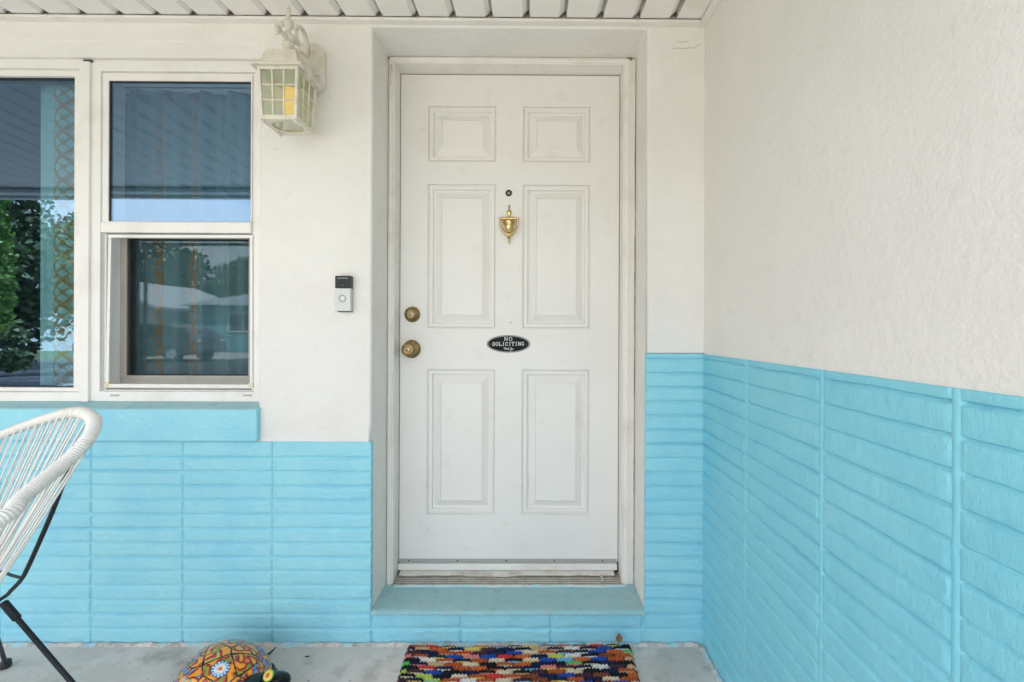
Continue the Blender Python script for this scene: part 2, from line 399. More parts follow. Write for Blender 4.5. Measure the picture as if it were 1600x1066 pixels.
# sill under the windows: sloping top, worn paint; front face bright
ys = -.022; SR = X_(405, 0, 640); SRf = X_(401, ys, 640); zt = Z_(641, ys, 300); zb = Z_(690, ys, 300)
mb = MB(); mb.hexa([(XL+.02, ys, zb), (SRf+.001, ys, zb), (SRf+.001, .10, zb), (XL+.02, .10, zb)], [(XL+.02, ys, zt), (SRf+.001, ys, zt), (SRf+.001, .10, zt+.055), (XL+.02, .10, zt+.055)])
mb.build('window_sill', M['teal'], fw, bevel=.004)
mb = MB(); mb.hexa([(XL+.03, ys+.004, zt-.003), (SRf-.003, ys+.004, zt-.003), (SRf-.003, .099, zt+.04), (XL+.03, .099, zt+.04)],
                   [(XL+.03, ys+.004, zt+.0045), (SRf-.003, ys+.004, zt+.0045), (SRf-.003, .099, zt+.059), (XL+.03, .099, zt+.059)])
mb.build('sill_top', M['teal_worn'], fw, bevel=.002)

mb = MB()
for q in ([(1050, 76), (1060, 75.5), (1069, 76), (1078, 75), (1084, 75.5), (1090, 71), (1094, 69), (1097, 68)], [(1056, 64), (1063, 66.5), (1070, 65), (1076, 65.5)]):
    mb.tube([at(px_, py_, -.0002) for px_, py_ in q], [.0008 if 0 < k < len(q)-1 else .0003 for k in range(len(q))], 5)
mb.build('crack', mat('crack', (.30, .27, .22), .9), fw)
# ------------------------------------------------------------------ side wall
sw = thing('side_wall', (XW+.1, -1, 0), 'rough white stucco wall on the right, pale blue long bricks on its lower half, running towards the viewer', 'wall')
mb = MB(); mb.box(XW, XW+.2, -2.6, -.0005, BRR-.001, 2.30); mb.build('plaster', M['plaster_rough'], sw, bevel=.002)
mb = MB(); mb.box(XW+.020, XW+.2, -2.6, .012, -.15, BRR-.0015); mb.build('lower_core', M['plaster_rough'], sw)
mb = MB()
brick_patch(mb, -.004, 2.58, BRR, [-(441.5/(p-833)-1.653) for p in (1167, 1285.5, 1498)]+[1.32, 1.65, 1.98, 2.31], lambda u, v, h: (XW-h, -u, v), .010, JV=.0072, proud=.0030, deep=.0085, jw=.014, bead=True, seed=5, amp=1.15)
mb.build('brick_wainscot', M['teal_side'], sw, smooth='auto')

# uneven pale mortar fillet at the foot of the walls
def fillet(name, parent, pts, out_, seed):
    mb = MB(); n = len(pts); vs = []; fs = []
    for k, p in enumerate(pts):
        p = Vector(p); a = noise.noise(Vector((k*.21, seed, 0))); b_ = noise.noise(Vector((k*.09, seed+4, 0))); c = noise.noise(Vector((k*.7, seed+9, 0)))
        hh = max(.002, .008+.006*a+.004*c+.003*b_); ww = max(.003, .011+.007*b_+.005*c)
        vs += [p+Vector((0,0,hh))-out_*.0 + out_*.004, p+Vector((0,0,hh*.75))+out_*(.006+ww*.3), p+Vector((0,0,.0015))+out_*(.008+ww), p+Vector((0,0,-.01))+out_*(.008+ww), p+Vector((0,0,-.01))]
    for k in range(n-1):
        for j in range(5): fs.append((k*5+j, k*5+(j+1) % 5, (k+1)*5+(j+1) % 5, (k+1)*5+j))
    mb.add(vs, fs); mb.build(name, M['mortar'], parent, smooth=True)
fillet('mortar_fillet', fw, [(-4.4+.008*k, -.001, 0) for k in range(int((XW-.01+4.4)/.008))], Vector((0, -1, 0)), 1)
fillet('mortar_fillet', sw, [(XW-.001, -.02-.008*k, 0) for k in range(300)], Vector((-1, 0, 0)), 5)

# ------------------------------------------------------------------ porch floor, lawn
mb = MB(); mb.box(-4.6, XW+.2, -1.95, .12, -.14, 0); tag(mb.build('porch_floor', M['concrete'], bevel=.01), kind='structure')

# doorstep
ds = thing('doorstep', (0, .1, STEP), 'worn grey-teal painted concrete step slab under the front door', 'step')
mb = MB(); nx = 90; ny = 14
vs = []; 
for j in range(ny+1):
    for i in range(nx+1):
        x = OL+.001+(OR_-OL-.002)*i/nx; y = -.0075+(.30)*j/ny
        e = .0016*noise.noise(Vector((x*12, y*12, 0)))+.0008*noise.noise(Vector((x*50, y*50, 3)))
        yy = y+(.004*noise.noise(Vector((x*22, 0, 5)))-.002 if j == 0 else 0)
        vs.append((x, yy, STEP+.004+e-(.005 if j == 0 else 0)))
fs = [(j*(nx+1)+i, j*(nx+1)+i+1, (j+1)*(nx+1)+i+1, (j+1)*(nx+1)+i) for j in range(ny) for i in range(nx)]
n = len(vs)
for i in range(nx+1): vs.append((vs[i][0], vs[i][1]+.002, STEP-.006))
fs += [(i+1, i, n+i, n+i+1) for i in range(nx)]
mb.add(vs, fs); mb.build('step_top', M['teal_worn'], ds, smooth=True)
# painted caulk line in front of the threshold
mb = MB(); cz = STEP+.004; pts = []; rr = []
for k in range(160):
    x = OL+.035+(OR_-OL-.075)*k/159
    pts.append((x, .158+.004*noise.noise(Vector((x*9, 1, 1))), cz+.002+.002*noise.noise(Vector((x*30, 1, 4))))); rr.append(.0055+.003*noise.noise(Vector((x*24, 0, 0))))
mb.tube(pts, rr, 8)
mb.build('caulk_bead', mat('painted_caulk', (.42, .62, .66), .6, var=[((.60, .62, .60), 20, (.45, .6), 4), ((.2, .3, .3), 60, (.62, .7), 3)]), ds, smooth=True)

# ------------------------------------------------------------------ door frame
df = thing('door_frame', (X_(796, YF), .22, STEP), 'white painted door frame with moulded edge and ribbed metal threshold, set back in the wall opening', 'door frame')
SL, SR2 = X_(626, YS, 300), X_(966.5, YS, 500); ST = Z_(118, YS, 800); SB = Z_(878, YS, 800)
jl, jr, jt = SL-.003, SR2+.003, ST+.004
mb = MB()
y0, y1 = YF, .34
zb = STEP+.002
mb.box(OL+.001, jl, y0+.012, y1, zb, jt); mb.box(jr, OR_-.001, y0+.012, y1, zb, jt); mb.box(OL+.001, OR_-.001, y0+.012, y1, jt+.0005, OT-.001)
mb.build('jamb', M['trim'], df, bevel=.0015)
# moulding (brickmould): stepped profile swept up, across and down; u = distance outwards from the jamb edge
prof = [(-.0005, .012), (-.0005, .006), (.0015, .004), (.0035, .004), (.005, .006), (.0065, .0065), (.008, .002), (.011, 0), (.019, 0), (.024, .003), (.030, .006), (.034, .008), (.060, .008), (.060, .012)]
mb = MB()
corners = [((jl, zb), (-1, 0)), ((jl, jt), (-1, 1)), ((jr, jt), (1, 1)), ((jr, zb), (1, 0))]
vs = []
for (c, d) in corners:
    for (u, h) in prof:
        uu = min(u, (jl-OL-.002) if d[0] < 0 else (OR_-jr-.002)); uz = min(u, OT-jt-.002)
        vs.append((c[0]+d[0]*uu, YF+h, c[1]+d[1]*uz))
n = len(prof); fs = []
for k in range(3):
    for j in range(n-1): fs.append((k*n+j, k*n+j+1, (k+1)*n+j+1, (k+1)*n+j))
mb.add(vs, fs); mb.build('moulding', M['trim'], df, merge=True, smooth='auto')
# dark weather gap round the slab
mb = MB(); g = .003
mb.box(jl+.0002, SL-.0002, YS+.004, YS+.012, SB, ST); mb.box(SR2+.0002, jr-.0002, YS+.004, YS+.012, SB, ST); mb.box(jl+.0002, jr-.0002, YS+.004, YS+.012, ST+.0002, jt-.0002)
mb.build('weather_seal', mat('dirty_seal', (.20, .18, .14), .8), df)
# threshold: ribbed sloping aluminium
mb = MB(); zt0 = STEP+.009; yA = .162; yB = YS+.03; zt1 = zt0+.004
pts = [(yA, STEP+.003), (yA, zt0)]
for k in range(9):
    a = k/9; b_ = (k+.55)/9; c = (k+.72)/9; e = (k+.86)/9
    f_ = lambda t, d=0: (yA+(yB-yA)*t, zt0+(zt1-zt0)*t-d)
    pts += [f_(a+.001), f_(b_), f_(c, .008), f_(e, .008)]
pts += [f_(1)]
xl, xr = jl+.0008, jr-.0008
vs = [(xl, y, z) for y, z in pts]+[(xr, y, z) for y, z in pts]; n = len(pts)
mb.add(vs, [(k, n+k, n+k+1, k+1) for k in range(n-1)])
mb.build('threshold', mat('threshold_metal', (.52, .48, .42), .45, metal=.3, var=[((.30, .24, .17), 10, (.5, .72), 5, (3, 1, 1)), ((.62, .60, .57), 24, (.5, .7), 3)]), df)
mb = MB()  # thin dark strips in the grooves, standing in for shade between the ribs
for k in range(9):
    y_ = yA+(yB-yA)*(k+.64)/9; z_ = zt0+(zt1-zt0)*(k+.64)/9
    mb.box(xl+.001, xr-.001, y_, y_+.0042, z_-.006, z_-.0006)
mb.build('groove_shade', mat('groove_shade', (.13, .105, .075), .9, var=[((.25, .20, .15), 20, (.45, .7), 4)]), df)
# old caulk line where the moulding meets the stucco, darkened with mildew
mb = MB(); dk = mat('mildewed_caulk', (.30, .27, .20), .9, var=[((.12, .10, .06), 18, (.5, .68), 5), ((.55, .52, .45), 9, (.45, .6), 4)])
n_ = 120; top = [(OL+.004+(OR_-OL-.008)*k/n_, YF+.006, OT-.0035) for k in range(n_+1)]
mb.tube(top, [.0016+.0010*noise.noise(Vector((k*.35, 2, 2))) for k in range(n_+1)], 6)
for x_ in (OL+.0035, OR_-.0035):
    mb.tube([(x_, YF+.006, STEP+.004+(OT-STEP-.008)*k/200) for k in range(201)], [.0013+.0010*noise.noise(Vector((k*.3, x_*9, 2))) for k in range(201)], 6)
mb.build('caulk_line', dk, df)
for (px_, py_, w_, h_) in ((606, 90, .010, .006), (984, 88, .014, .007)):
    c_ = at(px_, py_, YF-.001); mb = MB(); mb.ellipsoid((c_.x, YF+.004, min(c_.z, OT-.004)), (w_, .005, h_), 12, 8); mb.build('mildew_spot', mat('mildew', (.16, .14, .09), .95, var=[((.34, .31, .22), 90, (.4, .6), 3)]), df, smooth=True)
mb = MB(); c_ = at(611, 112, YF); vs = []
for k in range(17):
    t = k/16; z = c_.z+.028-.095*t; wd2 = .0030*(1-t)**.6+.0012*noise.noise(Vector((t*7, 3, 3))); xo = .0015*noise.noise(Vector((t*5, 8, 3)))
    vs += [(c_.x+xo-wd2, YF-.0006, z), (c_.x+xo+wd2, YF-.0006, z)]
mb.add(vs, [(2*k+2, 2*k+3, 2*k+1, 2*k) for k in range(16)]); mb.build('rust_streak', mat('rust_streak', (.46, .34, .19), .8, var=[((.68, .62, .50), 80, (.4, .6), 4)]), df)
# ------------------------------------------------------------------ the door
dr = thing('front_door', (SL, YS, SB), 'closed white six-panel front door with brass knob, deadbolt and knocker', 'door')
px2x = lambda p: X_(p, YS, 400); py2z = lambda p: Z_(p, YS, 795)
xs = [SL, px2x(668), px2x(775), px2x(816), px2x(922), SR2]
zs = [SB, py2z(804), py2z(577), py2z(514), py2z(288.5), py2z(253.5), py2z(166.5), ST]
mb = MB(); panels = []
for i in range(5):
    for k in range(7):
        r = (xs[i], xs[i+1], zs[k], zs[k+1])
        if i in (1, 3) and k in (1, 3, 5): panels.append(r); continue
        mb.add([(r[0], YS, r[2]), (r[1], YS, r[2]), (r[1], YS, r[3]), (r[0], YS, r[3])], [(0, 1, 2, 3)])
mb.add([(SL, YS, SB), (SL, YS+.044, SB), (SL, YS+.044, ST), (SL, YS, ST), (SR2, YS, SB), (SR2, YS+.044, SB), (SR2, YS+.044, ST), (SR2, YS, ST)],
       [(0, 3, 2, 1), (4, 5, 6, 7), (0, 1, 5, 4), (3, 7, 6, 2), (1, 2, 6, 5)])
pprof = [(0, 0), (.0012, .0095), (.0042, .0095), (.0085, .0020), (.0165, .0010), (.0210, .0030), (.0240, .0150), (.0285, .0165), (.0580, .0010), (.0590, .0055), (.0612, .0055)]
for r in panels:
    vs = []
    for (u, h) in pprof: vs += [(r[0]+u, YS+h, r[2]+u), (r[1]-u, YS+h, r[2]+u), (r[1]-u, YS+h, r[3]-u), (r[0]+u, YS+h, r[3]-u)]
    fs = []
    for k in range(len(pprof)-1):
        for j in range(4): fs.append((k*4+j, k*4+(j+1) % 4, (k+1)*4+(j+1) % 4, (k+1)*4+j))
    q = (len(pprof)-1)*4; fs.append((q, q+1, q+2, q+3)); mb.add(vs, fs)
mb.build('door_leaf', M['door'], dr, merge=True, smooth='auto')
# sweep
mb = MB(); a = jl+.001; b_ = SR2-.004; zS = SB+.002
mb.box(SL+.002, b_, YS-.003, YS+.001, zS-.004, zS+.011)
mb.build('sweep_flange', mat('grey_flange', (.40, .40, .39), .45, metal=.3), dr, bevel=.0008)
sweep = MB(); sweep.box(a, b_, YS-.016, YS-.0005, zS-.030, zS-.0045); sw_o = sweep.build('door_sweep', M['trim'], dr, bevel=.003)
for p in (641, 717, 793, 868, 943):
    sc = MB(); sc.lathe([(.003, 0), (.003, .0012), (.001, .0018)], (px2x(p), YS-.003, zS+.0045), (0, -1, 0), 10); sc.build('screw_head', M['matt_black'], sw_o)
mb = MB(); vs = []; K = 150
for k in range(K+1):
    t = k/K; x = SL+.010+(SR2-SL-.03)*t
    sag = -.004*math.exp(-((t-.40)/.10)**2); jag = .0028*noise.noise(Vector((t*26, 0, 3)))+.0014*noise.noise(Vector((t*80, 0, 1)))
    lip = .019+.009*noise.noise(Vector((t*9, 5, 0)))+jag*1.6; zf = STEP+.0185+sag*.9+jag*.8; zr_ = zS-.0300
    vs += [(x, YS-.0150, zr_), (x, YS-.015-lip*.5, (zr_+zf)/2+.0030), (x, YS-.015-lip, zf), (x, YS-.015-lip-.0015, zf-.0022), (x, YS-.015-lip, zf-.0042), (x, YS-.0140, zr_-.0060)]
mb.add(vs, [(k*6+j, (k+1)*6+j, (k+1)*6+j+1, k*6+j+1) for k in range(K) for j in range(5)])
# loose torn end curling down
tx = px2x(938)
mb.tube([(tx, YS-.042, STEP+.021), (tx+.004, YS-.052, STEP+.021), (tx+.006, YS-.064, STEP+.017), (tx+.001, YS-.072, STEP+.015), (tx-.006, YS-.070, STEP+.014)], [.004, .004, .0035, .004, .002], 8)
mb.build('torn_seal', mat('torn_vinyl_seal', (.62, .58, .51), .6, var=[((.44, .40, .33), 16, (.45, .7), 4)]), sw_o, smooth=True)
mb = MB(); mb.box(jl+.001, jr-.001, YS-.002, YS+.02, SB-.040, SB-.001); mb.build('door_bottom_gap', M['dark_gap'], dr)

# deadbolt and knob
def px3(px, py): p = at(px, py, YS); return p
dbp = at(644.5, 491.5, YS)
mb = MB(); mb.lathe([(.0325, 0), (.0330, .003), (.0315, .010), (.026, .018), (.0205, .021), (.0200, .024), (.0175, .0265), (.015, .0265), (.0148, .0255), (.0005, .0250)], dbp, (0, -1, 0), 40)
db = mb.build('deadbolt', M['old_brass'], dr, smooth='auto')
def key(o, d, parent):
    mb = MB(); mb.lathe([(.0100, d-.002), (.0100, d+.0012), (.0088, d+.002), (.0002, d+.002)], o, (0, -1, 0), 28); k = mb.build('key_cylinder', M['nickel'], parent, smooth='auto')
    mb = MB(); y = o.y-d-.0024
    mb.box(o.x-.0012, o.x+.0012, y, y+.001, o.z-.0062, o.z+.0028); mb.box(o.x-.0024, o.x+.0024, y, y+.001, o.z-.0062, o.z-.0028)
    mb.build('keyhole', M['black'], parent)
key(dbp, .0260, db)
kp = at(643.5, 545.5, YS)
mb = MB(); mb.lathe([(.0375, 0), (.0380, .003), (.0365, .008), (.030, .014), (.0185, .017), (.0150, .019), (.0140, .030), (.0165, .034), (.0235, .038), (.0275, .044), (.0283, .051), (.0272, .057), (.0262, .059), (.0268, .0605), (.0255, .064), (.0215, .067), (.0165, .0675), (.0160, .066), (.0120, .0655), (.0003, .0655)], kp, (0, -1, 0), 44)
kn = mb.build('door_knob', M['old_brass'], dr, smooth='auto')
key(kp, .0665, kn)
# peephole
pp = at(795, 302, YS)
mb = MB(); mb.lathe([(.0135, 0), (.0138, .002), (.0120, .004), (.0078, .0042), (.0070, .002), (.0003, .0015)], pp, (0, -1, 0), 30); ph = mb.build('peephole', mat('peephole_rim', (.03, .027, .022), .35, metal=.6), dr, smooth='auto')
mb = MB(); mb.ellipsoid((pp.x, pp.y-.0016, pp.z), (.0068, .002, .0068), 20, 10); mb.build('lens', mat('peephole_lens', (.30, .29, .26), .1), ph, smooth=True)
# small chip in the paint
mb = MB(); c = at(798, 504, YS); mb.lathe([(.003, 0), (.0022, .0008), (.0002, .0009)], c, (0, -1, 0), 9); mb.build('paint_chip', mat('chip', (.25, .24, .22), .6), dr)
# knocker
kc = at(795.5, 352, YS); s = 1/373.0
kx, kz = kc.x, kc.z
K_ = lambda px, py, dy: Vector((kx+(px-795.5)*s, YS-dy, kz-(py-352)*s))
mb = MB()
# back urn: lathe halves, flattened against the door
pr = [(.0005, 340), (.0018, 339.6), (.0, 0)]
def urn(mb, prof, cx, depth=.55, base=.004):
    vs = []; n = 20
    for (r, py) in prof:
        for j in range(n+1):
            t = math.pi*j/n
            vs.append((cx+r*math.cos(t), YS-base-r*depth*math.sin(t), kz-(py-352)*s))
    m_ = n+1
    mb.add(vs, [(k*m_+j, k*m_+j+1, (k+1)*m_+j+1, (k+1)*m_+j) for k in range(len(prof)-1) for j in range(n)])
urn(mb, [(.0004, 320), (.0030, 321), (.0040, 324), (.0034, 327.5), (.0042, 329), (.0100, 330.3), (.0116, 332), (.0100, 334), (.0062, 335.5), (.0052, 338), (.0078, 340), (.0200, 341), (.0325, 342.2)], kx, .6, .002)
urn(mb, [(.0215, 342), (.0222, 347), (.0212, 352), (.0178, 357), (.0125, 361), (.0065, 364), (.0035, 366)], kx, .85, .004)
urn(mb, [(.0045, 371), (.0068, 373.5), (.0045, 375.5), (.0034, 377), (.0038, 379), (.0022, 381), (.0003, 381.6)], kx, 1, .008)
kb = mb.build('knocker', M['brass'], dr, smooth='auto')
mb = MB(); mb.tube([K_(783.5, 343.8, .0235), K_(807.5, 343.8, .0235)], .0066, 16); mb.build('knocker_pivot', M['brass'], kb, smooth='auto')
mb = MB()
pl = [(782, 342.5, .023), (781.6, 348, .022), (782.6, 355, .022), (786, 362, .023), (790.6, 367, .024), (795.5, 369.6, .025), (800.4, 367, .024), (805, 362, .023), (808.4, 355, .022), (809.4, 348, .022), (809, 342.5, .023)]
mb.tube([K_(*q) for q in pl], [.0050, .0048, .0046, .0052, .0068, .0082, .0068, .0052, .0046, .0048, .0050], 12)
mb.tube([K_(786.5, 348, .010), K_(789, 354, .012), K_(793, 361, .014), K_(795.5, 363.5, .014), K_(798, 361, .014), K_(802, 354, .012), K_(804.5, 348, .010)], .0030, 8)
mb.build('knocker_ring', M['brass'], kb, smooth='auto')

# ------------------------------------------------------------------ the sign on the door
sc_ = at(794.5, 537.5, YS)
sg = thing('door_sign', (sc_.x, YS, sc_.z), 'small black oval no soliciting sign with grey rim stuck on the white door', 'sign')
def oval(a, b_, n=72): return [(a*math.cos(2*math.pi*k/n), b_*math.sin(2*math.pi*k/n)) for k in range(n)]
def disc(mb, a, b_, y0, y1, a2=None, b2=None):
    o = oval(a, b_); i = oval(a2 or a, b2 or b_); n = len(o)
    mb.add([(sc_.x+x, y0, sc_.z+z) for x, z in o]+[(sc_.x+x, y1, sc_.z+z) for x, z in i], [tuple(range(n, 2*n))]+[(k, (k+1) % n, n+(k+1) % n, n+k) for k in range(n)])
a_, bb = .0915, .0370
mb = MB(); disc(mb, a_, bb, YS, YS-.0030, a_-.001, bb-.001); mb.build('sign_rim', M['sign_grey'], sg)
mb = MB(); disc(mb, a_-.0075, bb-.0055, YS-.0025, YS-.0036); mb.build('sign_plate', M['sign_black'], sg)
# slab-serif letters drawn as strokes on a 1x1 box
LET = {
 'N': ([[(.14, 0), (.14, 1)], [(.16, 1), (.84, 0)], [(.84, 0), (.84, 1)]], [(0, .30, 0), (0, .28, 1), (.68, 1., 1)]),
 'O': ([[(.5+.42*math.cos(t*math.pi/10), .5+.5*math.sin(t*math.pi/10)) for t in range(21)]], []),
 'S': ([[(.86, .70), (.84, .86), (.66, .99), (.42, 1.0), (.2, .90), (.16, .72), (.28, .57), (.55, .49), (.80, .39), (.86, .22), (.72, .06), (.46, 0), (.22, .06), (.12, .20), (.11, .32)], [(.86, .68), (.86, 1)], [(.11, 0), (.11, .34)]], []),
 'L': ([[(.25, 0), (.25, 1)], [(.25, 0), (.90, 0)], [(.90, 0), (.90, .32)]], [(.05, .48, 1), (.05, .5, 0)]),
 'I': ([[(.5, 0), (.5, 1)]], [(.24, .76, 0), (.24, .76, 1)]),
 'C': ([[(.86, .74), (.76, .92), (.55, 1), (.30, .93), (.13, .70), (.10, .5), (.14, .27), (.32, .06), (.56, 0), (.78, .08), (.88, .26)], [(.87, .68), (.87, 1)]], []),
 'T': ([[(.5, 0), (.5, 1)], [(.08, 1), (.92, 1)], [(.08, 1), (.08, .70)], [(.92, 1), (.92, .70)]], [(.28, .72, 0)]),
 'G': ([[(.84, .76), (.74, .93), (.53, 1), (.30, .93), (.13, .70), (.10, .5), (.14, .27), (.32, .06), (.56, 0), (.80, .10)], [(.80, 0), (.80, .42)], [(.85, .68), (.85, 1)]], [(.56, .98, .42)]),
}
def stroke(mb, pts, w_, y):
    for k in range(len(pts)-1):
        a = Vector((pts[k][0], 0, pts[k][1])); b2 = Vector((pts[k+1][0], 0, pts[k+1][1])); d = b2-a
        if d.length < 1e-7: continue
        e = d.normalized()*w_*.18; n_ = Vector((-d.z, 0, d.x)).normalized()*w_/2
        q = [a-e-n_, b2+e-n_, b2+e+n_, a-e+n_]
        yy = y-.00002*(k % 2)
        mb.add([(v.x, yy, v.z) for v in q]+[(v.x, yy+.0006, v.z) for v in q], [(0, 1, 2, 3), (0, 4, 5, 1), (1, 5, 6, 2), (2, 6, 7, 3), (3, 7, 4, 0)])
def word(mb, txt, cx, cz_, adv, h, wd, wfac, y, slope=0):
    W = adv*len(txt); x = cx-W/2
    q = 0
    for ch in txt:
        st, se = LET[ch]; ww = adv*wfac
        f_ = lambda p: (x+(adv-ww)/2+p[0]*ww, cz_-h/2+p[1]*h+slope*(x-cx))
        for s_ in st: q += 1; stroke(mb, [f_(p) for p in s_], wd, y-.00005*(q % 3))
        for (u0, u1, v) in se: q += 1; stroke(mb, [f_((u0, v)), f_((u1, v))], wd*.75, y-.00012-.00003*(q % 2))
        x += adv
mb = MB()
word(mb, 'NO', sc_.x-.0005, sc_.z+.0205, .0185, .0128, .0021, .80, YS-.0042)
word(mb, 'SOLICITING', sc_.x-.001, sc_.z+.0002, .0134, .0142, .0021, .84, YS-.0042, slope=.012)
# the small script line below: thank you
scr = [[(0, .8), (.5, .95), (1.1, .9)], [(.6, .92), (.45, .4), (.3, .0)], [(1.0, .95), (.85, .0)], [(.88, .3), (1.1, .5), (1.15, .0)], [(1.55, .42), (1.35, .4), (1.3, .08), (1.5, .05), (1.6, .45), (1.62, .0)], [(1.85, .45), (1.8, 0)], [(1.82, .3), (2.05, .48), (2.1, 0)], [(2.4, .95), (2.3, 0)], [(2.65, .45), (2.35, .2), (2.7, 0)],
       [(3.1, .85), (3.25, .4), (3.6, .5)], [(3.75, .95), (3.4, -.2), (3.1, -.55), (3.3, -.6), (3.6, -.1)], [(3.9, .42), (3.75, .2), (3.9, 0), (4.05, .2), (3.9, .42)], [(4.25, .45), (4.22, .1), (4.45, .1), (4.52, .45), (4.55, 0)]]
for k, s_ in enumerate(scr):
    stroke(mb, [(sc_.x-.0205+p[0]*.0090, sc_.z-.0235+p[1]*.0092) for p in s_], .00125, YS-.0042-.00004*(k % 4))
mb.build('lettering', M['sign_white'], sg)
mb = MB()
scm = mat('sign_screw', (.20, .21, .18), .4, metal=.6)
for dx in (-.073, .073):
    mb = MB(); mb.lathe([(.0022, 0), (.0018, .0008), (.0002, .001)], (sc_.x+dx, YS-.0036, sc_.z-.001), (0, -1, 0), 12); mb.build('sign_screw', scm, sg)

# ------------------------------------------------------------------ soffit
so_ = thing('porch_soffit', (-1.5, -.8, CEIL), 'cream grooved vinyl porch ceiling along the top, with wall trim, dirt at the groove ends and shade painted into the grooves', 'ceiling')
GP = .1312; gx0 = X_(828, -.02, 24)
mb = MB(); xs = []
k0 = int((-4.6-gx0)/GP)-1
prof = []
for k in range(k0, 8):
    xr = gx0+k*GP
    for (dx, dz) in ((-.0265, 0), (-.0255, .0025), (-.018, .0070), (-.008, .0150), (-.0025, .0175), (-.0008, 0)):
        x = xr+dx
        if -4.6 < x < XW-.02: prof.append((x, dz))
prof.append((XW-.02, 0)); prof.insert(0, (-4.6, 0))
ysamp = [YE+.02, -1.2, -.6, -.026]
vs = []
for y in ysamp:
    for (x, dz) in prof: vs.append((x, y, ceil(y)+dz))
n = len(prof)
mb.add(vs, [(k*n+i, (k+1)*n+i, (k+1)*n+i+1, k*n+i+1) for k in range(3) for i in range(n-1)])
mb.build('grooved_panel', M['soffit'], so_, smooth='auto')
mb = MB()   # J-channel along both walls
zc = ceil(-.015)
mb.box(-4.6, XW-.025, -.026, -.0005, zc-.014, zc-.010); mb.box(-4.6, XW-.025, -.0260, -.0235, zc-.0098, zc-.004)
mb.build('wall_trim', M['trim'], so_, bevel=.0008)
mb = MB()
def jch(x0, x1, z0, z1):
    mb.hexa([(x0, YE+.03, ceil(YE+.03)+z0), (x1, YE+.03, ceil(YE+.03)+z0), (x1, -.0005, ceil(0)+z0), (x0, -.0005, ceil(0)+z0)],
            [(x0, YE+.03, ceil(YE+.03)+z1), (x1, YE+.03, ceil(YE+.03)+z1), (x1, -.0005, ceil(0)+z1), (x0, -.0005, ceil(0)+z1)])
jch(XW-.024, XW-.0005, -.014, -.010); jch(XW-.0245, XW-.0220, -.0098, -.004)
mb.build('wall_trim', M['trim'], so_, bevel=.0008)
# dirt where grooves meet the wall trim, plus shade painted along each groove
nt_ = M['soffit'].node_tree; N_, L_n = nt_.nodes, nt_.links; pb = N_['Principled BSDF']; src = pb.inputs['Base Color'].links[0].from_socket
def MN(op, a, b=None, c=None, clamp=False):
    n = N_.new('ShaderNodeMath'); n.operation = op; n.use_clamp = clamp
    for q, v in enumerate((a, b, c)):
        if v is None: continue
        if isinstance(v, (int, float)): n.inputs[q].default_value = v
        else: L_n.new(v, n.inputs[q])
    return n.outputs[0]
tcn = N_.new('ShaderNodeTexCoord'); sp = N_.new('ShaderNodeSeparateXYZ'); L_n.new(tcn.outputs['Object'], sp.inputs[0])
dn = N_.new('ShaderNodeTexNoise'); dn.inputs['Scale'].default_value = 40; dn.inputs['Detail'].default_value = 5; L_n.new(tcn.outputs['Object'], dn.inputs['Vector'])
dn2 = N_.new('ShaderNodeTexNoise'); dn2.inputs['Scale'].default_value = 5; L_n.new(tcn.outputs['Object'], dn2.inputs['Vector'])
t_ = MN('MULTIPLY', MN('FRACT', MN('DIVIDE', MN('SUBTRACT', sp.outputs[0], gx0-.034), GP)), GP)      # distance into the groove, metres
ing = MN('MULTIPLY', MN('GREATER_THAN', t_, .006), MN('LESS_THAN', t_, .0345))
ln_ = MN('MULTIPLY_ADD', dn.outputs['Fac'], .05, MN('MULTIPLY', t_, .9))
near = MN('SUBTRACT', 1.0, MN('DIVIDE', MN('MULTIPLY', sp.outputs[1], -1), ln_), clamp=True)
far = MN('MULTIPLY', MN('MULTIPLY_ADD', dn2.outputs['Fac'], .4, .55), MN('GREATER_THAN', t_, .0225))  # groove shade put in the colour: dark deep side, stronger away from the wall
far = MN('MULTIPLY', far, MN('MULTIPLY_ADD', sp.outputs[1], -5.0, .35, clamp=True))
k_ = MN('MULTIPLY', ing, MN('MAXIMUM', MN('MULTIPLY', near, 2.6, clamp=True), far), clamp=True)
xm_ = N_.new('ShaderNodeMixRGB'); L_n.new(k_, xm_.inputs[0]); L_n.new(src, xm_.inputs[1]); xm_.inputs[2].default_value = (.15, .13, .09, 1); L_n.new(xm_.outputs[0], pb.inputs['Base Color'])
mb = MB(); mb.box(-4.6, XW+.2, YE-.02, YE+.02, ceil(YE)-.050, ceil(YE)+.16); mb.build('fascia', M['trim'], so_, bevel=.004)
mb = MB(); mb.box(-4.6, XW+.2, YE+.021, YE+.10, ceil(YE)-.030, ceil(YE)-.001); mb.build('eave_beam', M['trim'], so_, bevel=.004)
rf = thing('house_roof', (-1, 3, 2.5), 'low shingled roof of the house above the porch', 'roof')
mb = MB(); zE = ceil(YE)+.17
mb.hexa([(-9, YE-.05, zE-.01), (6, YE-.05, zE-.01), (6, 4.5, zE+1.55), (-9, 4.5, zE+1.55)], [(-9, YE-.05, zE+.03), (6, YE-.05, zE+.03), (6, 4.5, zE+1.60), (-9, 4.5, zE+1.60)])
mb.hexa([(-9, 4.501, zE+1.55), (6, 4.501, zE+1.55), (6, 10, zE), (-9, 10, zE)], [(-9, 4.501, zE+1.60), (6, 4.501, zE+1.60), (6, 10, zE+.04), (-9, 10, zE+.04)])
mb.build('shingles', mat('shingle', (.10, .095, .09), .9, var=[((.06, .06, .055), 14, (.4, .6), 3)]), rf)
